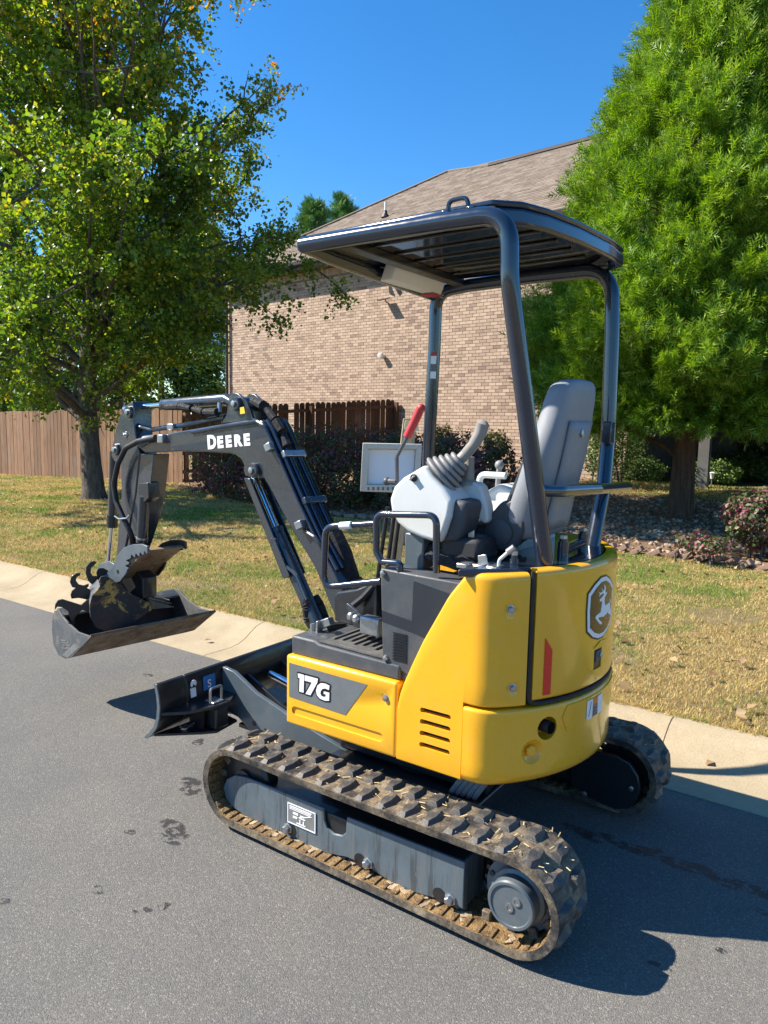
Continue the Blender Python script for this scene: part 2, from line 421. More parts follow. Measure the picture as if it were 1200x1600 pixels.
# roof: front plane z = Z0 + m*(e-n)
EV, RZ0, RM = .42, 6.30, .65
def rp(a, n, up=0.0): return hp(a, n, RZ0+RM*(EV-n)+up)
roof_poly = [(9.62, EV), (4.25, -5.25), (2.35, -4.62), (-10, -4.72), (-10, EV)]
roof = hb(MB().slab([rp(a, n, -.03) for a, n in roof_poly], (0, 0, -.10)), 'roof', M['soffit'], smooth=0)
hb(MB().slab([rp(9.62, EV, -.03), hp(9.62, -11, RZ0), rp(4.25, -5.25, -.03)], (0, 0, -.1)), 'hip_slope', M['shingle'], roof, smooth=0)
hb(MB().slab([rp(4.25, -5.25, -.03), hp(9.62, -11, RZ0), hp(-10, -11, RZ0), rp(-10, -4.72, -.03), rp(2.35, -4.62, -.03)], (0, 0, -.1)), 'roof_slope', M['shingle'], roof, smooth=0)
def inside(a, n):
    if n > EV: return False
    if a > 4.25: return a < 9.62-(EV-n)*(9.62-4.25)/(EV+5.25)
    if a > 2.35: return n > -4.62+( -5.25+4.62)*(a-2.35)/(4.25-2.35)
    return n > -4.72+.1*(a+10)/12.35
EXP = .143/math.sqrt(1+RM*RM); shing = []; row = 0
n = EV
while n > -5.4:
    a = -10+rng.uniform(0, .3)
    while a < 9.6:
        w = rng.choice((.16, .22, .30, .33))
        am = a+w/2; nm = n-EXP/2
        if inside(am, nm):
            t_ = rng.choice((.006, .006, .012)); shing.append((a, a+w-.004, n+rng.uniform(0, .006), n-EXP-.012, t_))
        a += w
    n -= EXP; row += 1
def sh_shape(a0, a1, n0, n1, t):
    up0 = t+.008; vs = [rp(a0, n0, -.028), rp(a1, n0, -.028), rp(a1, n1, -.028), rp(a0, n1, -.028), rp(a0, n0, up0-.02), rp(a1, n0, up0-.02), rp(a1, n1, -.022), rp(a0, n1, -.022)]
    return vs, [(4, 7, 6, 5), (0, 4, 5, 1), (1, 5, 6, 2), (3, 7, 4, 0)]
def svis(s):
    x, y = px_of(rp((s[0]+s[1])/2, (s[2]+s[3])/2)); return 720 < x < 930 and 200 < y < 335
snear = sorted([s for s in shing if svis(s) and s[1]-s[0] > .2], key=lambda s: s[0])[:300]; sset = set(snear)
mb = MB()
for s in shing:
    if s not in sset: mb.raw(*sh_shape(*s))
so_ = hb(mb, 'shingle_field', M['shingle'], roof, smooth=0, fix=False); so_['kind'] = 'stuff'
for s in snear:
    v, f = sh_shape(*s); o0 = v[0]; me = bpy.data.meshes.new('shingle'); me.from_pydata([tuple(p-o0) for p in v], [], f); me.materials.append(M['shingle'])
    o = link('shingle', me, roof); o.location = o0
# ridge cap, hip cap, fascia, gutter
hb(MB().tube([rp(2.2, -4.62, .02), rp(-10, -4.72, .02)], .07, 6), 'ridge_vent', M['fascia'], roof)
hb(MB().tube([rp(9.62, EV, .0), rp(4.25, -5.25, .0)], .05, 5), 'hip_cap', M['shingle'], roof)
hb(MB().tube([rp(4.25, -5.25, .0), rp(2.2, -4.62, .0)], .05, 5), 'hip_cap', M['shingle'], roof)
hb(MB().slab([hp(9.6, EV, RZ0-.26), hp(-10, EV, RZ0-.26), hp(-10, EV, RZ0-.05), hp(9.6, EV, RZ0-.05)], -hn*.03), 'fascia', M['fascia'])
hb(MB().slab([hp(9.6, EV+.003, RZ0-.16), hp(9.6, EV+.10, RZ0-.16), hp(9.6, EV+.12, RZ0-.05), hp(9.6, EV+.003, RZ0-.05)], -ha*19.6), 'gutter', M['fascia'], bevel=.01)
hb(MB().slab([hp(9.6, EV-.035, RZ0-.25), hp(-10, EV-.035, RZ0-.25), hp(-10, .003, RZ0-.25), hp(9.6, .003, RZ0-.25)], (0, 0, .02)), 'soffit', M['soffit'], smooth=0)
hb(MB().tube([hp(9.16, .09, 5.9), hp(9.16, .09, .2)], .05, 8), 'downspout', M['fascia'])
# roof vent pipe, wall lamps
p = rp(3.95, -1.85); v1 = hb(MB().lathe(p-np.array([0, 0, .03]), (0, 0, 1), [(0, .13), (.05, .12), (.12, .06), (.20, .05)], 12), 'vent_flashing', M['fascia'], roof)
hb(MB().cyl(p+np.array([0, 0, .14]), p+np.array([0, 0, .42]), .035), 'vent_pipe', M['white_plastic'], roof)
def wallthing(px, f, name, label, cat):
    a_, z_ = (lambda P: ((P-H0)@ha, P[2]))(on_plane(px, H0, hn)); f(a_, z_, name, label, cat)
def floodlight(a, z, name, label, cat):
    e = tag(empty(name, tuple(hp(a, .02, z))), label, cat)
    L = Vector(hp(a, .02, z))
    def k(mb, nm, mt, **kw):
        o = mb.build(nm, mt, e, **kw); return o
    k(MB().lathe(hp(a, .012, z), hn, [(0, .06), (.03, .06), (.04, .04)], 16), 'mount', M['fascia'])
    for s in (-1, 1):
        q = hp(a+s*.10, .14, z+.02); k(MB().tube([hp(a, .05, z), hp(a+s*.05, .09, z), q], .012, 6), 'lamp_arm', M['fascia'])
        k(MB().lathe(q, (hn*.8+ha*s*.5+np.array([0, 0, -.5])), [(-.05, .035), (.0, .045), (.09, .07), (.095, .06)], 14), 'lamp_head', M['fascia'])
    return e
wallthing((607, 440), floodlight, 'floodlight', 'dark twin floodlight mounted high on the brick wall', 'light')
def cam_panel(a, z, name, label, cat):
    e = tag(empty(name, tuple(hp(a, .02, z))), label, cat); L = Vector(hp(a, .02, z))
    for nm, mb, mt in (('bracket', MB().tube([hp(a, .012, z-.02), hp(a, .12, z), hp(a, .16, z+.04)], .015, 6), M['fascia']),
                       ('panel', MB().box(hp(a+.02, .20, z+.07), (.30, .22, .02), Matrix.Rotation(HTH, 3, 'Z') @ Matrix.Rotation(R_(-22), 3, 'X')), M['glass'])):
        o = mb.build(nm, mt, e)
wallthing((608, 473), cam_panel, 'solar_panel', 'small dark solar panel on a bracket below the floodlight', 'solar panel')
def small_lamp(a, z, name, label, cat):
    e = tag(empty(name, tuple(hp(a, .02, z))), label, cat); L = Vector(hp(a, .02, z))
    for nm, mb, mt in (('mount', MB().lathe(hp(a, .012, z), hn, [(0, .05), (.05, .05), (.06, .04)], 14), M['white_plastic']),
                       ('hood', MB().lathe(hp(a, .06, z+.03), hn*.9+np.array([0, 0, -.25]), [(0, .05), (.04, .08), (.12, .085), (.125, .07)], 16), M['white_plastic'])):
        o = mb.build(nm, mt, e)
wallthing((600, 557), small_lamp, 'security_camera', 'small white hooded fixture low on the brick wall', 'camera')
# recessed porch to the right
hb(MB().slab([hp(A0, -.255, ZB), hp(A0, -3.2, ZB), hp(A0, -3.2, ZT), hp(A0, -.255, ZT)], ha*.2), 'porch_side_wall', M['porch'], smooth=0)
hb(MB().slab([hp(A0, -3.2, ZB), hp(-14, -3.2, ZB), hp(-14, -3.2, ZT), hp(A0, -3.2, ZT)], -hn*.2), 'porch_wall', M['porch'], smooth=0)
hb(MB().slab([hp(A0, .1, 2.9), hp(-14, .1, 2.9), hp(-14, -3.2, 2.9), hp(A0, -3.2, 2.9)], (0, 0, .25)), 'porch_roof', M['fascia'], smooth=0)
for a in (-6.4, -8.6, -10.8):
    hb(MB().span(hp(a, -.1, ZB), hp(a, -.1, ZB)+np.array([.2, .2, 3.0])), 'porch_post', M['greymetal'], smooth=0)
for a in (-6.0, -8.8):
    w_ = hb(MB().slab([hp(a, -3.19, .9), hp(a-1.2, -3.19, .9), hp(a-1.2, -3.19, 2.4), hp(a, -3.19, 2.4)], hn*.03), 'window', M['glass'], smooth=0)
    hb(MB().slab([hp(a+.06, -3.195, .82), hp(a-1.26, -3.195, .82), hp(a-1.26, -3.195, .9), hp(a+.06, -3.195, .9)], hn*.07), 'sill', M['greymetal'], w_, smooth=0)
# ---------------------------------------------------------------- fences
def mat_wood(name, c0, c1):
    t = NT(name); f = rnd_fac(t); P = t.n('NewGeometry').outputs['Position']
    mp = t.n('Mapping', i={'Vector': P, 'Scale': (14, 14, .9)}).outputs[0]
    n = t.noise(3, 6, .7, vec=mp); n2 = t.noise(1.2, 4, .6, vec=P)
    c = t.mix(t.mapr(n, .3, .7, 0, 1), c0, c1); c = t.mix(1, c, t.ramp(f, [(0, (.72, .72, .74)), (1, (1.2, 1.18, 1.15))]), 'MULTIPLY')
    c = t.mix(t.mapr(n2, .5, .75, 0, .35), c, (.30, .26, .22))
    t.set(col=c, rough=.85, spec=.2, nrm=t.bump(n, .5, .01)); return t.m
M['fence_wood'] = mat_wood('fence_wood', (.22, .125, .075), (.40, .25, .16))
M['fence_shaded'] = mat_wood('fence_wood_shaded', (.085, .045, .026), (.155, .085, .05))  # fence wood again, its colour darkened to carry the shade on this run
def fence(name, label, A, B, gA, gB, mat, dog=True, width=.14, hh=1.83, gaps=(), facing=1, leans=.004):
    """pickets from A to B (plan points)"""
    A = np.array(A, float); B = np.array(B, float); L = np.linalg.norm(B-A); t = (B-A)/L; nn = np.array([-t[1], t[0]])*facing
    root = tag(empty(name, (A[0], A[1], gA)), label, 'fence', 'wooden privacy fence runs')
    k = int(L/width); ang = math.atan2(t[1], t[0])
    tw = width*.955; prof = [(0, 0), (tw, 0), (tw, hh-.045), (tw-.035, hh), (.035, hh), (0, hh-.045)] if dog else [(0, 0), (tw, 0), (tw, hh), (0, hh)]
    me = MB().slab([(x, 0, z) for x, z in prof], (0, .018, 0)).mesh('picket', mat, 0)
    for i in range(k):
        u = (i+.0)*width
        if any(a < u < b for a, b in gaps): continue
        p = A+t*u; gz = gA+(gB-gA)*u/L
        o = link('picket', me, root); o.location = (p[0]+nn[0]*rng.uniform(0, .006), p[1]+nn[1]*rng.uniform(0, .006), gz+rng.uniform(-.012, .012))
        o.rotation_euler = (0, rng.gauss(0, leans), ang); o.scale = (rng.uniform(.93, 1.0), 1, rng.uniform(.992, 1.006))
    for zz in (.3, .95, 1.6):
        a3 = Vector((A[0]-nn[0]*.03, A[1]-nn[1]*.03, gA+zz)); b3 = Vector((B[0]-nn[0]*.03, B[1]-nn[1]*.03, gB+zz))
        MB().slab([a3, b3, b3+Vector((0, 0, .085)), a3+Vector((0, 0, .085))], (-nn[0]*.04, -nn[1]*.04, 0)).build('rail', mat, root, smooth=0)
    u = 0
    while u < L:
        p = A+t*u-nn*.115; gz = gA+(gB-gA)*u/L
        MB().span((p[0]-.045, p[1]-.045, gz-.2), (p[0]+.045, p[1]+.045, gz+1.75)).build('post', mat, root, smooth=0); u += 2.4
    return root
FB = at_depth((286, 757), 17.5)[:2]; FA = at_depth((0, 746), 20.8)[:2]; FH = on_plane((619, 660), H0, hn)[:2]
dirL = (FA-FB)/np.linalg.norm(FA-FB)
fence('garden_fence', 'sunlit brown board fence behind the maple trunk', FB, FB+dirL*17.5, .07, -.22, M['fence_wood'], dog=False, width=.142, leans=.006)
fence('garden_fence', 'shade-darkened brown dog-eared picket fence meeting the brick house', FH+np.array([.03, .05]), FB+(FH-FB)*.015, .47, .09, M['fence_shaded'], dog=True, width=.142, facing=-1, gaps=((1.42, 1.52), (2.78, 2.9)))
# ---------------------------------------------------------------- mini excavator: materials
def mat_yellow():
    t = NT('yellow_paint'); n1 = t.noise(2.5, 4, .6); n2 = t.noise(9, 7, .75); n3 = t.noise(150, 3, .6); mp = t.n('Mapping', i={'Vector': t.co(), 'Rotation': (.4, .7, .2), 'Scale': (3, 60, 60)}).outputs[0]; sc = t.noise(3, 3, .6, vec=mp)
    c = t.mix(t.mapr(n1, .3, .7, 0, 1), (.85, .405, .008), (.90, .44, .011)); c = t.mix(t.math('MULTIPLY', t.mapr(n2, .50, .72, 0, .16), t.mapr(n3, .4, .6, .2, 1)), c, (.42, .33, .18))
    c = t.mix(t.mapr(sc, .70, .74, 0, .10), c, (.9, .7, .3))
    t.set(col=c, rough=t.mapr(n2, .35, .7, .22, .42), coat=.75, coatr=t.mapr(n2, .35, .7, .03, .16), nrm=t.bump(t.math('ADD', t.noise(5, 2, .5), t.math('MULTIPLY', n3, .02)), .05, .02)); return t.m
M['yellow'] = mat_yellow()
M['charcoal'] = paint('charcoal_paint', (.024, .031, .040), .27, coat=.7, var=.10, vs=5, dust=.07, dustc=(.16, .15, .135))
M['tube'] = paint('dark_blue_grey_tube_paint', (.013, .022, .040), .18, coat=.85, var=.08, vs=7, dust=.04, dustc=(.14, .14, .14))
M['frame'] = paint('slate_frame_paint', (.085, .112, .130), .36, coat=.3, var=.10, vs=5, dust=.45, dustc=(.21, .185, .15))
def mat_frame():
    t = NT('streaked_frame_paint'); P = t.co(); n1 = t.noise(5, 5, .65); mp = t.n('Mapping', i={'Vector': P, 'Scale': (30, 30, 2.2)}).outputs[0]; st = t.noise(1.0, 4, .7, vec=mp); n3 = t.noise(22, 6, .72); n4 = t.noise(90, 3, .6)
    c = t.mix(t.mapr(n1, .3, .7, 0, 1), (.078, .105, .122), (.115, .148, .168)); c = t.mix(t.mapr(st, .545, .60, 0, .8), c, (.055, .062, .062)); c = t.mix(t.mapr(st, .38, .44, .5, 0), c, (.15, .15, .135))
    c = t.mix(t.mapr(n3, .62, .72, 0, .7), c, (.20, .165, .12)); c = t.mix(t.mapr(n4, .74, .78, 0, .8), c, (.30, .33, .33))
    t.set(col=c, rough=t.mapr(st, .4, .7, .42, .30), coat=.25, coatr=.1, nrm=t.bump(n4, .06, .003)); return t.m
M['tframe'] = mat_frame()
M['black'] = paint('black_paint', (.014, .015, .017), .35, coat=.3, var=.2, dust=.2, dustc=(.10, .09, .08))
M['hose'] = paint('hose_rubber', (.012, .012, .013), .55, var=.2)
M['sleeve'] = paint('woven_sleeve', (.014, .014, .016), .85, var=.4, vs=30, bump=.9, bs=45)
M['roofpanel'] = paint('glossy_roof_panel', (.010, .010, .011), .10, coat=.8, var=.1)
M['pod'] = paint('light_grey_plastic', (.60, .62, .60), .48, var=.05, bump=.12, bs=420)
M['pod2'] = paint('slate_grey_plastic', (.052, .058, .066), .55, var=.1, bump=.15, bs=420)
M['seat'] = paint('grey_seat_shell', (.235, .25, .27), .5, var=.05, bump=.15, bs=420)
M['seatd'] = paint('black_seat_vinyl', (.020, .021, .024), .6, var=.1, bump=.2, bs=300)
M['grip'] = paint('taupe_rubber', (.27, .255, .23), .5, var=.06)
M['boot'] = paint('grey_rubber_boot', (.24, .24, .24), .5, var=.08)
M['plastic'] = paint('dark_grey_plastic', (.060, .067, .075), .5, var=.1, vs=9, bump=.2, bs=260, dust=.25, dustc=(.2, .19, .17))
M['floor'] = paint('floor_mat', (.075, .075, .072), .75, var=.2, vs=9, bump=.3, bs=160, dust=.55, dustc=(.26, .22, .16))
M['chrome'] = paint('chrome_rod', (.75, .77, .80), .07, metal=1.0, var=.02)
M['zinc'] = paint('zinc_steel', (.42, .43, .43), .34, metal=.9, var=.2, vs=30)
M['red'] = paint('red_plastic', (.46, .035, .035), .42, var=.08)
M['redtape'] = paint('red_reflector', (.75, .035, .015), .28, var=.04)
M['white'] = paint('white_print', (.82, .83, .84), .4, var=.02)
M['blackp'] = paint('black_print', (.012, .011, .012), .35, var=.02)
M['greyp'] = paint('grey_decal', (.14, .152, .156), .42, var=.06, vs=14, dust=.15, dustc=(.4, .4, .4))
M['bandp'] = paint('dark_band_decal', (.022, .027, .036), .35, var=.06)
M['bluep'] = paint('blue_print', (.03, .17, .42), .4)
M['orangep'] = paint('orange_print', (.75, .22, .02), .4)
M['yellowp'] = paint('yellow_print', (.85, .52, .03), .4)
M['bronze'] = paint('dark_emblem', (.022, .017, .011), .2, coat=.3, var=.3)
M['greyplate'] = paint('grey_label_plate', (.19, .19, .175), .4, var=.2, vs=25)
def mat_track():
    t = NT('track_rubber'); P = t.co(); n1 = t.noise(9, 7, .72); n2 = t.noise(60, 4, .7); n3 = t.noise(3.5, 5, .65)
    c = t.mix(t.mapr(n2, .35, .7, 0, 1), (.018, .018, .019), (.048, .046, .044))
    geo = t.n('NewGeometry'); 
    mud = t.math('MULTIPLY', t.mapr(n1, .40, .56, 0, 1), t.mapr(n3, .35, .6, .4, 1))
    c = t.mix(t.math('MULTIPLY', mud, .75), c, t.ramp(n2, [(.3, (.16, .115, .065)), (.7, (.40, .32, .21))]))
    t.set(col=c, rough=t.mapr(mud, 0, 1, .5, .9), spec=.4, nrm=t.bump(t.math('ADD', n2, n1), .5, .006)); return t.m
M['track'] = mat_track()
def mat_lug():
    t = NT('tread_rubber'); n1 = t.noise(14, 6, .7); n2 = t.noise(90, 4, .7)
    c = t.mix(t.mapr(n2, .3, .7, 0, 1), (.032, .033, .035), (.070, .070, .070))
    c = t.mix(t.mapr(n1, .48, .64, 0, .65), c, (.23, .175, .105))
    t.set(col=c, rough=.55, spec=.45, nrm=t.bump(n2, .35, .004)); return t.m
M['lug'] = mat_lug()
def mat_mudbelt():
    t = NT('muddy_inner_belt'); n1 = t.noise(16, 7, .72); n2 = t.noise(70, 4, .7)
    c = t.ramp(n1, [(.3, (.035, .028, .02)), (.45, (.16, .095, .035)), (.62, (.30, .19, .075)), (.78, (.45, .34, .2))])
    t.set(col=c, rough=t.mapr(n1, .3, .7, .25, .85), spec=.5, nrm=t.bump(t.math('ADD', n1, n2), .9, .012)); return t.m
M['mudbelt'] = mat_mudbelt()
M['mud'] = paint('dried_mud', (.33, .25, .16), .95, var=.35, vs=30, bump=.8, bs=90)
def mat_bucket(name, base, worn, rust):
    t = NT(name); n1 = t.noise(4.5, 7, .7, dist=.4); n2 = t.noise(11, 7, .72); n3 = t.noise(90, 4, .7)
    c = t.mix(t.mapr(n1, .545, .575, 0, 1), base, worn); c = t.mix(t.mapr(n2, .53, .64, 0, .9), c, rust)
    c = t.mix(.3, c, t.mix(1, c, t.ramp(n3, [(.3, (.5, .5, .5)), (.7, (1.5, 1.5, 1.5))]), 'MULTIPLY'))
    t.set(col=c, rough=t.mapr(n2, .4, .65, .42, .9), spec=.4, nrm=t.bump(t.math('ADD', n3, n2), .3, .005)); return t.m
M['bucket_worn'] = mat_bucket('worn_bucket_paint', (.022, .022, .024), (.40, .25, .06), (.15, .07, .035))
M['bucket_grey'] = mat_bucket('scuffed_grey_bucket', (.075, .085, .090), (.10, .105, .108), (.16, .14, .115))
M['bucket_lip'] = mat_bucket('rusty_cutting_edge', (.17, .115, .07), (.24, .17, .105), (.10, .052, .03))
M['bucket_dark'] = paint('dark_bucket_inside', (.022, .024, .027), .55, var=.3, dust=.3, dustc=(.12, .08, .05))

# ---------------------------------------------------------------- mini excavator: undercarriage
EX = tag(empty('mini_excavator', (0, 0, 0)), 'yellow and charcoal mini excavator on rubber tracks parked on the road', 'excavator')
TR, TZ, TX = .160, .185, .605
def track_path(R, n_arc=18, n_str=30):
    P = []
    for i in range(n_str): P.append((TX-2*TX*i/n_str, TZ+R-.006*math.sin(math.pi*i/n_str), 0, 1))
    for i in range(n_arc): a = math.pi/2+math.pi*i/n_arc; P.append((-TX+R*math.cos(a), TZ+R*math.sin(a), math.cos(a), math.sin(a)))
    for i in range(n_str): P.append((-TX+2*TX*i/n_str, TZ-R, 0, -1))
    for i in range(n_arc): a = -math.pi/2+math.pi*i/n_arc; P.append((TX+R*math.cos(a), TZ+R*math.sin(a), math.cos(a), math.sin(a)))
    return P
PITCH_L = 38
def track_at(s):
    """arc-length position on the belt's outer surface: x, z, normal angle"""
    L1 = 2*TX; L2 = math.pi*TR; T = 2*L1+2*L2; s = s % T
    if s < L1: return TX-s, TZ+TR-.006*math.sin(math.pi*s/L1), math.pi/2
    s -= L1
    if s < L2: a = math.pi/2+s/TR; return -TX+TR*math.cos(a), TZ+TR*math.sin(a), a
    s -= L2
    if s < L1: return -TX+s, TZ-TR, -math.pi/2
    s -= L1; a = -math.pi/2+s/TR; return TX+TR*math.cos(a), TZ+TR*math.sin(a), a
TLEN = 4*TX+2*math.pi*TR
# one lug: local x along the belt, y across, z outwards; slopes down to the belt edge on its outer side
def lug_mesh(name, sgn):
    y0, y1 = -.048, .058
    b = [(-.022, y0), (.024, y0), (.031, -.005), (.026, y1), (-.012, y1), (-.027, .005)]
    tp = [(-.010, y0+.010), (.013, y0+.010), (.019, -.004), (.014, y1-.022), (-.004, y1-.022), (-.016, .005)]
    n = 6; vs = [(x, y*sgn, -.004) for x, y in b]+[(x, y*sgn, .0165-(.005 if i in (3, 4) else 0)) for i, (x, y) in enumerate(tp)]
    fs = [tuple(range(n, 2*n))]+[(i, (i+1) % n, (i+1) % n+n, i+n) for i in range(n)]
    return MB().raw(vs, fs).mesh(name, M['lug'], 25)
LUGA, LUGB = lug_mesh('tread_lug', 1), lug_mesh('tread_lug', -1)
for side in (1, -1):
    yc = .525*side
    rows = []
    for (R, dy) in ((TR, -.115), (TR, .115), (TR-.026, .112), (TR-.026, -.112)):
        rows.append([(x, yc+dy, z) for x, z, _, _ in track_path(R)])
    rows = [rows[0], rows[1]] , [rows[1], rows[2]], [rows[3], rows[0]], [rows[2], rows[3]]
    mb = MB()
    for rr in rows[:3]: mb.grid(rr, True)
    trk = mb.build('rubber_track', M['track'], EX, smooth=40)
    MB().grid(rows[3], True).build('inner_belt', M['mudbelt'], trk, smooth=40)
    for k in range(PITCH_L):
        for row in (0, 1):
            s = (k+.5*row)*TLEN/PITCH_L; x, z, a = track_at(s)
            o = link('tread_lug', LUGA if row == 0 else LUGB, trk)
            o.location = (x, yc+(.057 if row == 0 else -.057), z)
            nrm = Vector((math.cos(a), 0, math.sin(a))); yv = Vector((0, 1, 0)); xv = yv.cross(nrm)
            o.rotation_euler = Matrix((xv, yv, nrm)).transposed().to_euler()
    gt = MB()
    for k in range(PITCH_L):
        x, z, a = track_at((k+.25)*TLEN/PITCH_L); nrm = Vector((math.cos(a), 0, math.sin(a))); yv = Vector((0, 1, 0)); xv = yv.cross(nrm)
        Rm = Matrix((xv, yv, nrm)).transposed()
        for dy in (-.03, .03): gt.box(Vector((x, yc+dy, z))-nrm*.04, (.03, .02, .034), Rm)
    gt.build('guide_teeth', M['track'], trk, bevel=.004)['kind'] = 'stuff'
    rb = MB()
    for k in range(PITCH_L*2):
        x, z, a = track_at((k+.5)*TLEN/PITCH_L/2); nrm = Vector((math.cos(a), 0, math.sin(a))); yv = Vector((0, 1, 0)); xv = yv.cross(nrm); Rm = Matrix((xv, yv, nrm)).transposed()
        for dy in (-.080, .080): rb.box(Vector((x, yc+dy, z))-nrm*.028, (.022, .052, .008), Rm)
    rb.build('belt_ribs', M['mudbelt'], trk, bevel=.003)['kind'] = 'stuff'
    # dried clods along the lower run
    cl = MB()
    for k in range(46):
        x = rng.uniform(-.60, .66); cl.box((x, yc+side*rng.uniform(.02, .09), TZ-TR+.0285), (rng.uniform(.015, .05), rng.uniform(.012, .035), rng.uniform(.003, .007)), Matrix.Rotation(rng.uniform(0, 3), 3, 'Z') @ Matrix.Rotation(rng.uniform(-.3, .3), 3, 'X'))
    cl.build('mud_clods', M['mud'], trk, bevel=.004)['kind'] = 'stuff'
    st = MB()
    for k in range(170):
        s = rng.uniform(-.05, 2*TX+.14); x, z, a = track_at(s); L_ = rng.uniform(.010, .03); q = rng.uniform(0, 6.3)
        dx, dy = math.cos(q)*L_, math.sin(q)*L_; y = yc+rng.uniform(-.105, .105); zz = z+.002+rng.uniform(0, .004)
        st.raw([(x, y, zz), (x+dx, y+dy, zz+.003), (x+dx-dy*.12, y+dy+dx*.12, zz+.004), (x-dy*.12, y+dx*.12, zz+.001)], [(0, 1, 2, 3)])
    st.build('straw_bits', M['straw'] if 'straw' in M else M.setdefault('straw', paint('dry_straw', (.50, .38, .19), .9, var=.3, vs=40)), trk, smooth=0, fix=False)['kind'] = 'stuff'
    # side beam
    yo = .585*side; bm_pts = [(-.42, .070), (-.42, .233), (.062, .226), (.066, .165), (.085, .146), (.125, .140), (.155, .152), (.168, .180), (.170, .225), (.58, .221), (.64, .210), (.685, .180), (.704, .140), (.692, .100), (.66, .072), (.60, .060), (.36, .048), (.26, .040), (.16, .052), (.06, .072), (-.03, .074), (-.10, .058), (-.20, .048), (-.28, .060), (-.36, .074)]
    beam = MB().slab([(x, yo, z) for x, z in bm_pts], (0, -.012*side, 0)).build('track_frame', M['tframe'], EX, bevel=.003)
    MB().slab([(-.405, yo-.013*side, .085), (-.405, yo-.013*side, .205), (.66, yo-.013*side, .205), (.66, yo-.013*side, .085)], (0, -.125*side, 0)).build('frame_box', M['black'], beam, bevel=.004)
    MB().slab([(-.42, yo-.0125*side, .07), (-.412, yo-.0125*side, .07), (-.412, yo-.0125*side, .232), (-.42, yo-.0125*side, .232)], (0, -.13*side, 0)).build('end_plate', M['tframe'], beam)
    for bx in (.345, -.037, -.373):
        MB().lathe((bx, yo, .087), (0, side, 0), [(-.01, .022), (.004, .022), (.006, .017), (.018, .016), (.022, .012)], 6).build('bolt', M['zinc'], beam, smooth=30)
    if side > 0:
        lp = MB().slab([(.346, yo+.001, .194), (.206, yo+.001, .194), (.206, yo+.001, .113), (.346, yo+.001, .113)], (0, .002, 0)).build('label_plate', M['greyplate'], beam, smooth=0)
        wb = MB()
        for (x0, x1, z0, z1) in ((.346, .206, .194, .190), (.346, .206, .117, .113), (.346, .342, .19, .117), (.21, .206, .19, .117), (.335, .225, .185, .182), (.335, .228, .179, .1765), (.335, .232, .173, .171), (.318, .292, .163, .155), (.282, .262, .160, .154), (.318, .296, .148, .140), (.290, .256, .150, .146), (.300, .255, .122, .126), (.285, .280, .126, .142), (.268, .262, .126, .140)):
            wb.span((x0, yo+.0032, z0), (x1, yo+.0042, z1))
        wb.slab([(.29, yo+.0032, .146), (.225, yo+.0032, .170), (.225, yo+.0032, .173), (.29, yo+.0032, .150)], (0, .001, 0))
        wb.build('label_print', M['white'], beam, smooth=0)
    # idler, rollers, sprocket, final drive
    def wheel(x, z, r, w, nm, mt, hub=.05):
        o = MB().lathe((x, yc-w/2, z), (0, 1, 0), [(0, hub), (0, r*.9), (.01, r), (w-.01, r), (w, r*.9), (w, hub)], 28).build(nm, mt, EX, smooth=30)
        MB().lathe((x, yc-w/2-.012, z), (0, 1, 0), [(0, hub*.7), (0, hub), (w+.024, hub), (w+.024, hub*.7)], 16).build('hub', M['black'], o); return o
    wheel(TX, TZ, TR-.030, .07, 'idler_wheel', M['black'])
    for x in (.33, .0, -.33): wheel(x, .085, .055, .10, 'track_roller', M['black'], .025)
    sp = MB()
    pr = []
    for k in range(22):
        for da, rr in ((-.09, .108), (-.05, .132), (.05, .132), (.09, .108)): q = 2*math.pi*k/22+da; pr.append((-TX+rr*math.cos(q), yc-.014, TZ+rr*math.sin(q)))
    sp.slab(pr, (0, .028, 0)); spo = sp.build('drive_sprocket', M['black'], EX, smooth=25)
    ys = yc+.01*side
    fd = MB().lathe((-TX, ys, TZ), (0, side, 0), [(0, .118), (.018, .118), (.020, .092), (.045, .090), (.05, .078), (.092, .078), (.098, .074), (.098, .066), (.094, .064), (.094, .01)], 40).build('final_drive', M['frame'], EX, smooth=30)
    for (bx, bz) in ((-.625, .205), (-.602, .178)):
        MB().lathe((bx, ys+.0945*side, bz), (0, side, 0), [(0, .014), (.003, .014), (.003, .008), (.001, .008)], 12).build('drain_plug', M['orangep'] if False else M['zinc'], fd)
    for k in range(6):
        q = k*math.pi/3+.3; MB().lathe((-TX+.105*math.cos(q), ys+.017*side, TZ+.105*math.sin(q)), (0, side, 0), [(0, .009), (.008, .009)], 6).build('bolt', M['black'], fd)
    # cover on the inner side of the drive
    yi = .41*side
    cov = [(-.405, .215), (-.400, .095), (-.43, .075), (-.52, .045), (-.60, .034), (-.655, .055), (-.69, .10), (-.702, .155), (-.69, .21), (-.655, .255), (-.60, .272), (-.52, .268), (-.44, .245)]
    cv = MB().slab([(x, yi, z) for x, z in cov], (0, .02*side, 0)).build('drive_cover', M['black'], EX, bevel=.006)
    for (bx, bz) in ((-.665, .15), (-.47, .065), (-.47, .24)): MB().lathe((bx, yi, bz), (0, -side, 0), [(-.004, .012), (.006, .012), (.008, .008)], 6).build('bolt', M['zinc'], cv)
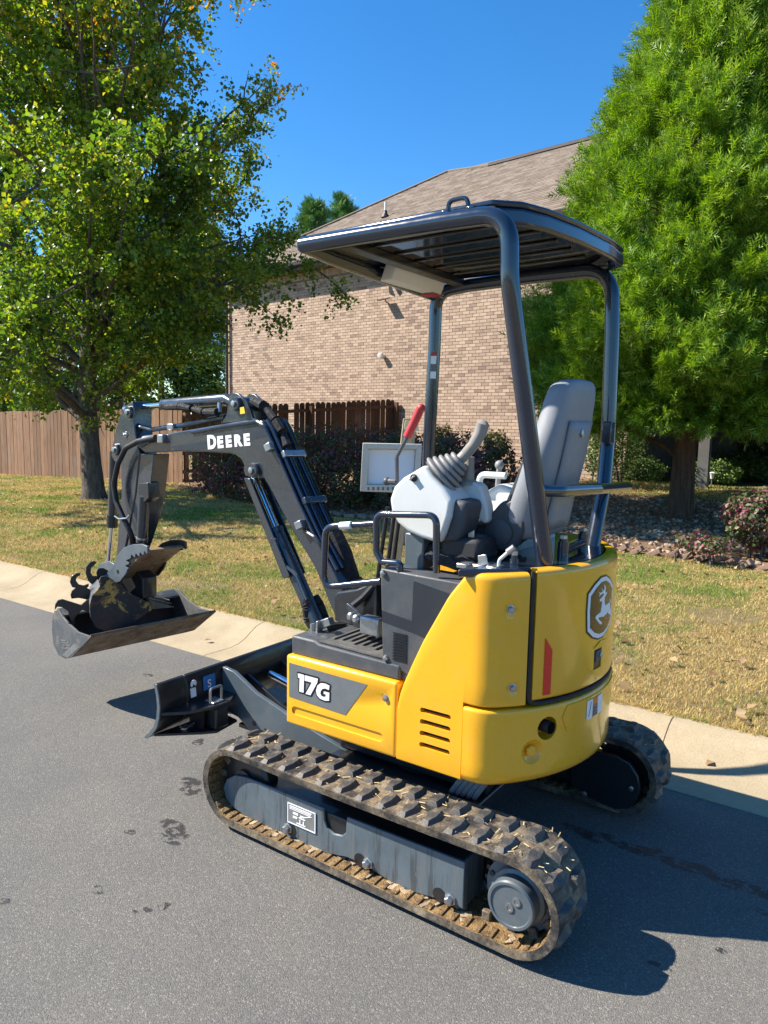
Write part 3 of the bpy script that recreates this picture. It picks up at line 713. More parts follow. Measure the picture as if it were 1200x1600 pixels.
# chassis and slew ring
ch = MB().slab([(-.34, -.40, .20), (.34, -.40, .20), (.34, .40, .20), (-.34, .40, .20)], (0, 0, .10)).build('chassis', M['black'], EX, bevel=.01)
MB().slab([(-.3, -.28, .305), (.3, -.28, .305), (.34, .28, .305), (-.34, .28, .305)], (0, 0, .05)).build('chassis_top', M['black'], ch, bevel=.01)
MB().lathe((0, 0, .30), (0, 0, 1), [(0, .27), (.08, .27), (.085, .25), (.14, .25)], 40).build('slew_ring', M['black'], EX)
hz = MB()
for k in range(5): hz.tube(fillet([(-.18-.022*k, .20, .28), (-.22-.022*k, .33, .30), (-.30-.02*k, .36-.01*k, .42), (-.30-.02*k, .30, .52)], .06), .011, 8)
hz.build('travel_hoses', M['boot'], EX)

# dozer blade
bp = [(1.045, .515), (1.032, .47), (1.026, .42), (1.032, .37), (1.05, .325), (1.082, .288), (1.12, .258)]
def blade_section(y0, y1, nm, mt, par):
    return MB().slab([(x, y0, z) for x, z in bp]+[(x+.014, y0, z+.004) for x, z in bp[::-1]], (0, y1-y0, 0)).build(nm, mt, par, bevel=.002)
blade = blade_section(-.49, .492, 'dozer_blade', M['black'], EX)
for s in (1, -1):
    blade_section(s*.640, s*.496, 'blade_extension', M['black'], blade)
    MB().slab([(x-.001, s*.6405, z) for x, z in bp]+[(x+.016, s*.6405, z+.004) for x, z in bp[::-1]], (0, .006*s, 0)).build('extension_edge', M['frame'], blade)
    # shelf and box that carry the extension
    MB().slab([(1.03, s*.635, .395), (1.03, s*.28, .395), (.95, s*.28, .395), (.90, s*.36, .395), (.90, s*.44, .395), (.955, s*.56, .395)], (0, 0, -.014)).build('pin_shelf', M['black'], blade, bevel=.002)
    MB().slab([(1.09, s*.630, .282), (1.06, s*.28, .282), (.92, s*.30, .282), (.90, s*.44, .282), (.94, s*.49, .282)], (0, 0, -.012)).build('shelf', M['black'], blade, bevel=.002)
    MB().span((.90, s*.37, .284), (.99, s*.445, .380)).build('pin_block', M['black'], blade, bevel=.008)
    MB().span((.955, s*.46, .284), (1.04, s*.475, .380)).build('gusset', M['black'], blade)
    pl = MB().span((.92, s*.375, .3955), (.985, s*.435, .402)).build('pin_plate', M['zinc'], blade, bevel=.01)
    MB().tube(fillet([(.935, s*.38, .40), (.935, s*.38, .465), (.935, s*.445, .465), (.935, s*.445, .40)], .012), .006, 8).build('pin_handle', M['zinc'], blade)
    MB().tube(fillet([(.98, s*.50, .318), (.96, s*.56, .316), (.975, s*.575, .316), (.99, s*.53, .318)], .01), .004, 6).build('lynch_pin', M['zinc'], blade)
for (y0, y1, z0, z1, mt) in ((.478, .448, .415, .455, 'white'), (.405, .335, .425, .490, 'bluep')):
    MB().slab([(1.0235, y0, z0), (1.0235, y1, z0), (1.0285, y1, z1), (1.0285, y0, z1)], (-.002, 0, 0)).build('blade_label', M[mt], blade, smooth=0)
pr = [(1.0245, .463+.017*math.cos(a), .476+.017*math.sin(a)) for a in np.linspace(R_(-60), R_(230), 16)]+[(1.0245, .463, .476)]
MB().slab(pr, (-.002, 0, 0)).build('blade_label', M['white'], blade, smooth=0)
# "S" on the blue label
def text_mesh(txt, size, mat, name, parent, origin, ex, ey, offset=0.0, depth=.0, xs=1.0):
    """lettering as mesh: ex = reading direction, ey = up"""
    cu = bpy.data.curves.new('txt', 'FONT'); cu.body = txt; cu.size = size; cu.offset = offset; cu.extrude = depth; cu.resolution_u = 4; cu.fill_mode = 'BOTH' if hasattr(cu, 'fill_mode') else cu.fill_mode
    to = bpy.data.objects.new('txt', cu); COL.objects.link(to); bpy.context.view_layer.update()
    me = bpy.data.meshes.new_from_object(to.evaluated_get(bpy.context.evaluated_depsgraph_get())); bpy.data.objects.remove(to); bpy.data.curves.remove(cu)
    ex = Vector(ex).normalized(); ey = Vector(ey).normalized(); ez = ex.cross(ey); O = Vector(origin)
    for v in me.vertices: v.co = O+ex*v.co.x*xs+ey*v.co.y+ez*v.co.z
    me.materials.clear(); me.materials.append(mat); me.name = name
    return link(name, me, parent)
text_mesh('S', .05, M['white'], 'blade_label_letter', blade, (1.0195, .385, .436), (0, -1, 0), (.07, 0, 1), offset=.0008)
arm_pts = [(1.03, .505), (.955, .495), (.82, .428), (.62, .372), (.42, .325), (.30, .300), (.262, .270), (.275, .245), (.33, .225), (.55, .200), (.79, .206), (.93, .285), (1.05, .30)]
for s in (1, -1):
    ba = MB().slab([(x, .285*s, z) for x, z in arm_pts], (0, -.022*s, 0)).build('blade_arm', M['frame'], EX, bevel=.003)
    MB().lathe((.825, .286*s, .282), (0, s, 0), [(-.002, .012), (.0015, .012)], 14).build('arm_hole', M['blackp'], ba)
    MB().lathe((.32, .30*s, .262), (0, -s, 0), [(0, .03), (.06, .03)], 16).build('pivot_pin', M['zinc'], ba)
for yy in (.12, -.12):
    MB().slab([(1.02, yy, .43), (.80, yy, .33), (.55, yy, .25), (.55, yy, .22), (.82, yy, .22), (1.03, yy, .30)], (0, .016, 0)).build('blade_arm_rib', M['black'], EX, bevel=.002)
MB().span((.35, -.262, .225), (.95, .262, .245)).build('blade_arm_plate', M['black'], EX, bevel=.003)
bc = MB().cyl((.42, 0, .30), (.72, 0, .35), .035).build('blade_cylinder', M['black'], EX); MB().cyl((.72, 0, .35), (1.0, 0, .40), .018).build('rod', M['chrome'], bc)
# ---------------------------------------------------------------- mini excavator: house panels
RT = .645
def outline(x0, th1, n_flat=10, n_arc=14):
    """left body line from x0 on the flat side back to tail angle th1 (deg): list of (x, y)"""
    P = [(x, .49) for x in np.linspace(x0, -.372, n_flat)]
    a = np.array([-.372, .49]); b = np.array([-.421, .491]); q = np.array([RT*math.cos(R_(135.5)), RT*math.sin(R_(135.5))])
    for u in np.linspace(.15, .9, 6): P.append(tuple(a*(1-u)**2+b*2*u*(1-u)+q*u*u))
    for t in np.linspace(135.5, th1, n_arc): P.append((RT*math.cos(R_(t)), RT*math.sin(R_(t))))
    return P
def curtain(P, zb, zt, name, mat, parent, thick=.03, off=0.0, r=.018, rb=.006, nz=6, lip=0):
    """closed panel standing on a plan line; zb, zt: heights per plan point"""
    n = len(P); rows = []
    for i, (x, y) in enumerate(P):
        a = np.array(P[max(i-1, 0)]); b = np.array(P[min(i+1, n-1)]); t = (b-a)/np.linalg.norm(b-a); nn = np.array([t[1], -t[0]])
        if nn @ np.array([x, y]) < 0: nn = -nn
        z0 = zb(i, x, y) if callable(zb) else zb; z1 = zt(i, x, y) if callable(zt) else zt
        pr = [(-thick, z0)]
        for k in range(4): q = k/3*math.pi/2; pr.append((-rb+rb*math.sin(q), z0+rb-rb*math.cos(q)))
        for k in range(1, nz): pr.append((0, z0+rb+(z1-r-z0-rb)*k/nz))
        for k in range(6): q = k/5*math.pi/2; pr.append((-r+r*math.cos(q), z1-r+r*math.sin(q)))
        pr += [(-lip, z1), (-lip, z1-.008), (-thick, z1-.016)] if lip else [(-thick, z1)]
        rows.append([(x+nn[0]*(o+off), y+nn[1]*(o+off), z) for o, z in pr])
    return MB().grid(rows, True, True).build(name, mat, parent, smooth=40)
def cylpoly(pts, off, mat, name, parent, R=RT, depth=.0015):
    """flat outline (arc degrees, z) wrapped on the tail cylinder"""
    bm = bmesh.new(); vs = [bm.verts.new((R_(t)*R, z, 0)) for t, z in pts]; bm.faces.new(vs)
    lo = min(v.co.x for v in bm.verts); hi = max(v.co.x for v in bm.verts)
    for x in np.arange(lo+.012, hi, .012): bmesh.ops.bisect_plane(bm, geom=bm.verts[:]+bm.edges[:]+bm.faces[:], plane_co=(x, 0, 0), plane_no=(1, 0, 0))
    ret = bmesh.ops.extrude_face_region(bm, geom=bm.faces[:]); 
    for e in ret['geom']:
        if isinstance(e, bmesh.types.BMVert): e.co.z += depth
    for v in bm.verts:
        a = v.co.x/R; rr = R+off+v.co.z; v.co = (rr*math.cos(a), rr*math.sin(a), v.co.y)
    bmesh.ops.recalc_face_normals(bm, faces=bm.faces)
    me = bpy.data.meshes.new(name); bm.to_mesh(me); bm.free(); me.materials.append(mat); return link(name, me, parent)
def ct(t, z, r=RT): return (r*math.cos(R_(t)), r*math.sin(R_(t)), z)

MB().span((-.40, -.46, .46), (.43, .46, .715)).build('house_core', M['black'], EX, bevel=.01)
MB().slab([(max(-.575, .58*math.cos(R_(t))), max(-.43, min(.40, .58*math.sin(R_(t)))), .48) for t in range(110, 251, 7)], (0, 0, .64)).build('engine_bay', M['blackp'], EX)
# side panel with the curved front edge
XF = np.array([-.60, -.356, -.33, -.275, -.23, -.18, -.14, -.106, -.092, -.083]); ZF = np.array([1.168, 1.166, 1.150, 1.079, .998, .908, .822, .744, .705, .66])
Pl = [(x, .49) for x in np.linspace(-.083, -.3425, 22)]+outline(-.3445, 143.6)
side_panel = curtain(Pl, lambda i, x, y: .452 if x > -.3435 else .722, lambda i, x, y: float(np.interp(x, XF, ZF)), 'side_panel', M['yellow'], EX, thick=.024, r=.022, lip=.085)
cut = MB()
for k in range(4):
    z = .660-k*.0415; x0, x1 = -.178, -.300; h = .0092; pts = []
    for a in np.linspace(90, 270, 7): pts.append((x1+h+h*math.cos(R_(a)), .40, z+h*math.sin(R_(a))))
    for a in np.linspace(-90, 90, 7): pts.append((x0-h+h*math.cos(R_(a)), .40, z+h*math.sin(R_(a))))
    cut.slab(pts, (0, .15, 0))
for (t, z) in ((137.9, 1.051), (139.4, .786)):
    c_ = np.array(ct(t, z, RT+.060)); cut.sphere(c_, .066, 28, 18)
boolean(side_panel, cut)
MB().span((-.32, .42, .49), (-.16, .464, .69)).build('vent_screen', M['blackp'], side_panel, smooth=0)
for (t, z) in ((137.9, 1.051), (139.4, .786)):
    d_ = Vector((math.cos(R_(t)), math.sin(R_(t)), 0)); MB().lathe(ct(t, z, RT-.008), d_, [(0, .016), (.004, .016), (.005, .011), (.014, .011), (.016, .008)], 6).build('bolt', M['zinc'], side_panel, smooth=30)
# counterweight
Pc = outline(-.3485, 180, 5, 20); Pc = Pc+[(x, -y) for x, y in Pc[::-1][1:]]
cw = curtain(Pc, .447, .713, 'counterweight', M['yellow'], EX, thick=.10, off=.006, r=.012, rb=.035)
ex_t, ex_z = 151.4, .634; ed = Vector((math.cos(R_(ex_t)), math.sin(R_(ex_t)), 0))
cut = MB().cyl(Vector(ct(ex_t, ex_z, RT-.045)), Vector(ct(ex_t, ex_z, RT+.08)), .038, .044, 28)
cut.sphere(ct(146.4, .560, RT+.035), .052, 24, 16)
boolean(cw, cut)
MB().tube(fillet([Vector(ct(ex_t, ex_z, RT-.04)), Vector(ct(ex_t, ex_z, RT-.01))+Vector((0, 0, .004)), Vector(ct(ex_t, ex_z, RT+.022))+Vector((0, -.008, .004))], .02), .021, 16, caps=False).build('exhaust_pipe', M['hose'], cw)
MB().lathe(ct(ex_t, ex_z, RT-.044), ed, [(0, .019), (.03, .019)], 14).build('exhaust_bore', M['blackp'], cw)
MB().lathe(ct(146.4, .560, RT-.008), Vector((math.cos(R_(146.4)), math.sin(R_(146.4)), 0)), [(0, .019), (.008, .019), (.010, .016)], 6).build('plug', M['yellow'], cw)
# raised step line across the counterweight face
cylpoly([(159, .609), (206, .609), (206, .700), (159, .700), (157, .66)], .006, M['yellow'], 'raised_face', cw, depth=.004)
# warning labels
for (a, b, mt) in ((168.2, 171.6, 'white'), (171.6, 175.0, 'orangep'), (175.0, 178.6, 'white')):
    cylpoly([(a, .622), (b, .622), (b, .690), (a, .690)], .0115, M[mt], 'warning_label', cw, depth=.001)
cylpoly([(171.8, .624), (174.8, .624), (174.8, .664), (171.8, .664)], .013, M['greyplate'], 'warning_label', cw, depth=.001)
for k in range(3): cylpoly([(172.0, .630+k*.011), (174.6, .630+k*.011), (174.6, .633+k*.011), (172.0, .633+k*.011)], .0145, M['blackp'], 'label_print', cw, depth=.0006)
cylpoly([(170.4, .682), (169.2, .630), (169.4, .630), (170.6, .682)], .013, M['blackp'], 'label_print', cw, depth=.0006)
# rear door
Pd = [(RT*math.cos(R_(t)), RT*math.sin(R_(t))) for t in np.linspace(145.6, 222, 40)]
door = curtain(Pd, .735, 1.178, 'engine_door', M['yellow'], EX, thick=.05, off=.004, r=.02, rb=.012, nz=8)
boolean(door, MB().box(ct(174.9, .826, RT), (.055, .062, .072), Matrix.Rotation(R_(174.9), 3, 'Z')))
MB().tube([ct(144.6, z, RT-.004) for z in np.linspace(1.172, .75, 8)]+[ct(144.9, .738, RT-.004), ct(145.6, .730, RT-.004), ct(147, .726, RT-.004)]+[ct(t, .724, RT-.003) for t in np.linspace(149, 222, 24)], .0085, 8).build('door_seal', M['hose'], door)
lt = MB().box(ct(174.9, .826, RT-.013), (.028, .0605, .0705), Matrix.Rotation(R_(174.9), 3, 'Z')).build('latch_pocket', M['blackp'], door)
MB().box(ct(174.9, .838, RT+.000), (.016, .046, .040), Matrix.Rotation(R_(174.9), 3, 'Z')).build('latch_flap', M['plastic'], door, bevel=.003)
MB().lathe(ct(176.2, .836, RT+.007), Vector((math.cos(R_(176)), math.sin(R_(176)), 0)), [(0, .011), (.004, .011), (.006, .008)], 14).build('lock', M['zinc'], door)
cylpoly([(149.2, .948), (151.9, .905), (151.9, .752), (149.2, .752)], .005, M['redtape'], 'reflector', door)
# handle dimple above the latch
cylpoly([(171.5, .872), (176, .889), (180, .885), (180, .878), (176, .881), (172.5, .868)], .004, M['yellow'], 'grip_ridge', door, depth=.004)
# emblem: shield with border and leaping animal
def shield(s):
    cx, cz = 175.6, 1.012; w, h = 9.1*s, .112*s; pts = []
    for t, z in ((-1, .55), (-.62, .80), (-.2, .96), (.2, .96), (.62, .80), (1, .55), (1.02, 0), (.95, -.62), (.60, -.85), (.2, -.97), (-.2, -.97), (-.60, -.85), (-.95, -.62), (-1.02, 0)): pts.append((cx+w*t, cz+h*z))
    return pts
emb = cylpoly(shield(1.06), .0045, M['blackp'], 'emblem', door); cylpoly(shield(1.0), .0062, M['white'], 'emblem_border', door); cylpoly(shield(.86), .0079, M['bronze'], 'emblem_field', door)
Z = lambda x, y: (166.9+(x-232)/(706-232)*17.6, 1.118-(y-190)/(1385-190)*.214)
deer = [(390, 600), (445, 555), (470, 520), (450, 495), (405, 505), (375, 535), (390, 490), (368, 438), (405, 470), (440, 455), (405, 362), (450, 440), (468, 440), (472, 372), (455, 325), (490, 360), (498, 420), (495, 505), (540, 495), (515, 555), (490, 585), (488, 680), (505, 765), (560, 755), (612, 752), (620, 715), (600, 640), (640, 720), (632, 780), (640, 850), (660, 960), (690, 1010), (700, 1080), (650, 1020), (600, 980), (580, 930), (530, 960), (490, 980), (440, 965), (380, 955), (400, 1010), (455, 1080), (455, 1130), (410, 1090), (365, 1010), (330, 940), (345, 900), (420, 860), (430, 780), (440, 650), (395, 640)]
cylpoly([Z(x, y) for x, y in deer], .0096, M['white'], 'emblem_deer', door, depth=.001)
# right-hand side, mostly out of view
Pr = [(x, -.49) for x in np.linspace(.44, -.36, 10)]
curtain(Pr, .452, .98, 'body_panel', M['yellow'], EX, thick=.04)
# deck below the canopy posts
deck = MB().slab([ct(t, 1.150, .612) for t in range(122, 239, 4)]+[(-.20, -.49, 1.15), (-.20, .30, 1.15), (-.34, .36, 1.15)], (0, 0, .028)).build('engine_deck', M['tube'], EX, bevel=.006)
for (x, y, h, r) in ((-.515, .10, .07, .020), (-.50, -.14, .07, .020), (-.44, .34, .035, .016)):
    MB().lathe((x, y, 1.178), (0, 0, 1), [(0, r), (h-.012, r), (h-.012, r*.75), (h, r*.75)], 14).build('mount_bolt', M['tube'], deck); MB().lathe((x, y, 1.178+h), (0, 0, 1), [(0, r*.7), (.012, r*.7)], 6).build('bolt_head', M['zinc'], deck)
MB().cyl((-.515, .10, 1.205), (-.50, -.14, 1.205), .018).build('mount_bar', M['tube'], deck)
for (x, y) in ((-.30, .42), (-.35, .40), (-.40, .40)): MB().span((x-.02, y-.03, 1.166), (x+.02, y+.03, 1.182)).build('hinge', M['zinc'], deck, bevel=.003)

# front side panel with model number
fp = MB().span((-.0805, .43, .452), (.447, .49, .733)).build('model_panel', M['yellow'], EX, bevel=.012, seg=4)
def capsule(x0, x1, z, h, y0, dy):
    pts = [(x0-h+h*math.cos(a), y0, z+h*math.sin(a)) for a in np.linspace(-math.pi/2, math.pi/2, 8)]+[(x1+h+h*math.cos(a), y0, z+h*math.sin(a)) for a in np.linspace(math.pi/2, 3*math.pi/2, 8)]
    return MB().slab(pts, (0, dy, 0))
cut = capsule(.415, -.025, .514, .017, .484, .05); cut.sphere((-.032, .547, .665), .062, 24, 16); boolean(fp, cut)
MB().lathe((-.032, .483, .665), (0, 1, 0), [(0, .015), (.004, .015), (.005, .010), (.014, .010), (.015, .007)], 6).build('bolt', M['zinc'], fp, smooth=30)
MB().slab([(.429, .4905, .703), (.049, .4905, .698), (.147, .4905, .559), (.428, .4905, .565)], (0, .001, 0)).build('model_decal', M['greyp'], fp, smooth=0)
def glyph(P, name):
    Q = [Vector(on((440+x/8, 1020+y/8), 1, .4935)) for x, y in P]; n = len(Q); bk = MB()
    for a in range(n):
        u, v = Q[a], Q[(a+1) % n]; d = (v-u).normalized(); w = Vector((-d.z, 0, d.x))*.0065
        bk.slab([(q.x, .4918, q.z) for q in (u-w, v-w, v+w, u+w)], (0, .0006+.00004*(a % 3), 0)); bk.slab([(u.x+.0065*math.cos(k*math.pi/4), .4918, u.z+.0065*math.sin(k*math.pi/4)) for k in range(8)], (0, .0008, 0))
    o = bk.build('number_outline', M['blackp'], fp, smooth=0, fix=False); o['kind'] = 'stuff'
    MB().slab(Q, (0, .0006, 0)).build('number', M['white'], fp, smooth=0)
glyph([(203, 256), (282, 277), (276, 498), (222, 484), (226, 316), (206, 311)], '1')
glyph([(290, 280), (455, 325), (447, 372), (362, 530), (300, 512), (378, 372), (288, 347)], '7')
glyph([(600, 412), (592, 466), (548, 446), (512, 450), (490, 478), (486, 512), (502, 540), (530, 553), (552, 545), (552, 520), (525, 512), (528, 482), (598, 500), (594, 600), (540, 598), (480, 572), (442, 530), (430, 470), (448, 410), (490, 378), (545, 385)], 'G')

# platform
pf = MB().slab([(.437, .468, .733), (-.075, .468, .733), (-.075, .468, .788), (.30, .468, .797), (.318, .468, .806), (.437, .468, .806)], (0, -.62, 0)).build('floor_platform', M['plastic'], EX, bevel=.008)
mat_ = MB().slab([(.30, .435, .797), (-.07, .435, .790), (-.07, -.10, .790), (.30, -.10, .797)], (0, 0, .006)).build('floor_mat', M['floor'], pf, bevel=.002)
for k in range(11):
    x = .285-k*.033; MB().slab([(x, .40-.012*(k % 3), .802-.0004*k), (x-.011, .40-.012*(k % 3), .802-.0004*k), (x-.011, -.05, .802-.0004*k), (x, -.05, .802-.0004*k)], (0, 0, .007)).build('mat_rib', M['floor'], pf, bevel=.002)
MB().slab([(.31, .455, .800), (-.06, .455, .793), (-.06, .443, .793), (.31, .443, .800)], (0, 0, .004)).build('mat_edge', M['floor'], pf)
# swing bracket and fittings in front of the platform
def zz4(x, y): return (440+x*.18333, 860+y*.18333)
cb = [zz4(*p) for p in ((445, 395), (470, 355), (640, 330), (800, 260), (820, 560), (760, 640), (560, 640), (450, 600))]
# cover box beside the platform
cv = [(.021, 1.127), (-.35, 1.118), (-.35, .95), (-.20, .80), (-.111, .752), (-.060, .775), (.004, .790)]
cover = MB().slab([(x, .462, z) for x, z in cv], (0, -.14, 0)).build('side_cover', M['plastic'], EX, bevel=.006)
MB().slab([(-.128, .4622, 1.10), (-.31, .4622, 1.07), (-.28, .4622, 1.02), (-.20, .4622, .90), (-.135, .4622, .915), (.008, .4622, .935), (.009, .4622, .975), (-.118, .4622, .958), (-.122, .4622, 1.10)], (0, .001, 0)).build('cover_decal', M['bandp'], cover, smooth=0)
for k in range(10):
    z = .905-k*.0105; MB().span((-.042, .4625, z), (-.100, .4655, z-.0055)).build('louvre', M['blackp'], cover)
for (x, z) in ((.006, 1.112), (-.012, .803)): MB().lathe((x, .462, z), (0, 1, 0), [(-.004, .012), (.004, .012), (.010, .009), (.012, .004)], 14).build('bolt', M['zinc'], cover)
MB().slab([(-.075, .455, .735), (-.17, .455, .735), (-.17, .455, .86), (-.11, .455, .750), (-.075, .455, .785)], (0, -.1, 0)).build('cover_foot', M['plastic'], cover, bevel=.004)

# hand rails
def P_(px, y): return Vector(on(px, 1, y))
gr = MB().tube(fillet([P_((625, 893), .45), P_((625, 880), .45), P_((597, 878), .45), P_((588, 862), .45), P_((588, 803), .45), P_((682, 805), .45), P_((682, 895), .45)], [.01, .012, .012, .02, .035, .035, 0]), .0125, 12).build('guard_rail', M['tube'], EX)
hr = MB().tube(fillet([P_((592, 818), .40), P_((509, 823), .42), P_((505, 918), .42), P_((596, 908), .40)], .045), .0135, 12).build('hand_rail', M['tube'], EX)
p0, p1 = P_((532, 821.5), .42), P_((549, 820.5), .42); MB().tube([p0, p1], .0142, 12).build('rail_label', M['white'], hr)

# consoles
def z3(x, y): return (560+x*.17497, 640+y*.175)
pod = [z3(*p) for p in ((470, 562), (590, 490), (648, 590), (750, 700), (832, 815), (810, 960), (760, 1110), (722, 1182), (690, 1192), (560, 1150), (430, 1090), (340, 1010), (287, 905), (273, 800), (312, 690), (395, 605))]
lc = MB().slab([P_(p, .395) for p in pod], (0, -.16, 0)).build('console', M['pod'], EX, bevel=.03, seg=4)
dk = [z3(*p) for p in ((815, 800), (960, 825), (960, 900), (925, 1060), (880, 1180), (735, 1186), (770, 1100), (820, 950))]
MB().slab([P_(p, .372) for p in dk], (0, -.13, 0)).build('console_back', M['pod2'], lc, bevel=.018, seg=3)
kx = P_(z3(493, 610), .3985)
MB().lathe(kx+Vector((0, -.004, 0)), (0, 1, 0), [(0, .014), (.006, .014), (.007, .010), (.003, .009)], 16).build('key_switch', M['blackp'], lc)
MB().box(kx+Vector((0, .008, 0)), (.022, .012, .006), Matrix.Rotation(R_(40), 3, 'Y')).build('key', M['zinc'], lc, bevel=.001)
b0, b1 = P_(z3(735, 600), .315), P_(z3(905, 455), .285); ax = (b1-b0); Lb = ax.length
prf = []
for k in range(5):
    u = k/4.6; r = .082*(1-u)+.034*u; prf += [(Lb*u, r*.80), (Lb*(u+.03), r*.95), (Lb*(u+.07), r), (Lb*(u+.13), r), (Lb*(u+.17), r*.95), (Lb*(u+.19), r*.82)]
MB().lathe(b0-ax*.06, ax, [(0, .076)]+[(t+.004, r) for t, r in prf], 24).build('joystick_boot', M['boot'], lc, smooth=50)
gp = [P_(z3(895, 460), .285), P_(z3(960, 395), .280), P_(z3(1035, 305), .275), P_(z3(1085, 215), .27), P_(z3(1112, 130), .265), P_(z3(1120, 95), .265)]
gp = fillet(gp, .03, 3); MB().tube(gp, list(np.interp(np.linspace(0, 1, len(gp)), [0, .12, .5, .9, .97, 1], [.020, .019, .0215, .0235, .020, .010])), 16).build('joystick', M['grip'], lc, smooth=60)
ar = [z3(*p) for p in ((822, 745), (900, 680), (1000, 645), (1060, 655), (1095, 690), (1145, 860), (1160, 990), (1130, 1022), (1100, 1005), (1048, 942), (948, 942), (955, 855), (905, 790), (855, 795))]
MB().slab([P_(p, .255) for p in ar], (0, -.055, 0)).build('armrest_lever', M['pod'], lc, bevel=.012, seg=3)
MB().lathe(P_(z3(985, 640), .23)-Vector((0, 0, .012)), (0, 0, 1), [(0, .040), (.010, .036), (.02, .02), (.10, .018)], 16).build('lever_collar', M['grip'], lc)
rd = MB().tube(fillet([P_(z3(345, 645), .30), P_(z3(342, 420), .30), P_(z3(440, 235), .29)], .03), .0075, 10).build('lock_lever', M['pod2'], EX)
MB().tube(fillet([P_(z3(435, 245), .29), P_(z3(480, 150), .285), P_(z3(545, 10), .28), P_(z3(560, -14), .28)], .02), [.013, .017, .0175, .0175, .0175, .017, .017, .017, .017, .017, .017, .016, .016, .015, .014, .008][:16] if False else .0165, 14).build('red_grip', M['red'], rd)
MB().sphere(P_(z3(560, -12), .28), .0165, 14, 8).build('grip_end', M['red'], rd)
MB().sphere(P_(z3(255, 640), .30), .016, 12, 8).tube([P_(z3(255, 640), .30), P_(z3(340, 645), .30)], .012, 10).build('lever_knob', M['pod2'], rd)
# support below the pod, hoses
MB().span((-.02, .27, 1.12), (-.10, .37, 1.25)).build('console_stand', M['frame'], lc, bevel=.006)
hs = MB()
for k in range(6): hs.tube(fillet([(-.05-.03*k, .30+.015*(k % 3), 1.20+.01*(k % 2)), (-.12-.03*k, .36, 1.17), (-.22-.02*k, .34+.02*(k % 2), 1.15), (-.30, .30, 1.13)], .05), .016, 8)
hs.build('console_hoses', M['sleeve'], EX)['kind'] = 'stuff'
MB().span((-.16, .20, 1.17), (-.32, .36, 1.255)).build('buckle_base', M['seatd'], EX, bevel=.02)
bk = MB().slab([P_((732, 833), .33), P_((742, 828), .33), P_((741, 858), .33), P_((732, 856), .33)], (0, .006, 0)).build('belt_buckle', M['zinc'], EX, bevel=.002)
MB().slab([P_((747, 868), .40), P_((760, 866), .40), P_((764, 884), .40), P_((760, 893), .40), P_((752, 893), .40), P_((748, 886), .40)], (0, .004, 0)).build('belt_anchor', M['bluep'] if False else M['zinc'], EX, bevel=.002)
lv = MB().tube(fillet([P_((778, 898), .40), P_((780, 875), .40), P_((797, 860), .39)], .02), .006, 8).build('throttle_lever', M['pod'], EX)
MB().tube([P_((793, 863), .39), P_((804, 855), .385)], .011, 10).build('throttle_knob', M['boot'], lv)
# right console
rc = MB().slab([(.02, -.22, 1.15), (-.30, -.22, 1.15), (-.30, -.22, 1.34), (-.10, -.22, 1.40), (.02, -.22, 1.33)], (0, -.16, 0)).build('console', M['pod'], EX, bevel=.02, seg=3)
MB().tube(fillet([(-.02, -.20, 1.36), (-.02, -.20, 1.435), (-.14, -.20, 1.435)], .03), .014, 10).build('armrest_loop', M['pod'], rc)
MB().tube([(-.07, -.27, 1.38), (-.075, -.27, 1.47)], .012, 8).sphere((-.075, -.27, 1.475), .02, 12, 8).build('joystick', M['boot'], rc)
MB().span((-.33, .05, 1.16), (.02, -.20, 1.33)).build('seat_box', M['pod'], EX, bevel=.02)
# travel levers at the front
tl = MB()
for (a, b, y) in (((590, 905), (606, 792), .10), ((603, 905), (617, 796), .10), ((612, 900), (624, 806), .10)):
    MB().tube([P_(a, y), P_(b, y)], .009, 8).build('travel_lever', M['black'], EX)

# seat
def loft(secs, cy, name, mat, parent, p=3.2, n=20, sub=1):
    rows = []
    for (z, xf, xr, hw) in secs:
        cx, hx = (xf+xr)/2, (xf-xr)/2; row = []
        for k in range(n):
            a = 2*math.pi*k/n; ca, sa = math.cos(a), math.sin(a)
            row.append((cx+hx*math.copysign(abs(ca)**(2/p), ca), cy+hw*math.copysign(abs(sa)**(2/p), sa), z-(.10*(cx+hx*ca-cx))))
        rows.append(row)
    return MB().grid(rows, True, True).build(name, mat, parent, smooth=180, sub=sub)
seat = loft([(1.235, -.28, -.456, .165), (1.25, -.275, -.460, .180), (1.40, -.345, -.488, .205), (1.52, -.385, -.514, .208), (1.60, -.405, -.528, .192), (1.665, -.422, -.540, .170), (1.74, -.435, -.552, .158), (1.785, -.450, -.553, .145), (1.806, -.475, -.545, .105)], .040, 'seat', M['seat'], EX)
loft([(1.28, -.235, -.40, .125), (1.42, -.315, -.43, .140), (1.55, -.360, -.46, .140), (1.66, -.395, -.48, .105), (1.74, -.415, -.50, .085), (1.765, -.44, -.50, .06)], .02, 'backrest_pad', M['seatd'], seat)
loft([(1.165, .13, -.33, .175), (1.18, .14, -.34, .19), (1.26, .15, -.33, .195), (1.285, .13, -.30, .18)], .045, 'seat_cushion', M['seatd'], seat)
sd = [(760, 850), (752, 838), (768, 800), (782, 784), (800, 780), (816, 790), (822, 806), (818, 830), (806, 856), (782, 862)]
MB().slab([P_(p, .225) for p in sd], (0, -.03, 0)).build('recliner_cover', M['pod2'], seat, bevel=.012, seg=3)
MB().lathe(P_((782, 832), .225), (0, 1, 0), [(-.002, .047), (.006, .047), (.010, .040)], 24).build('recliner_knob', M['pod2'], seat)
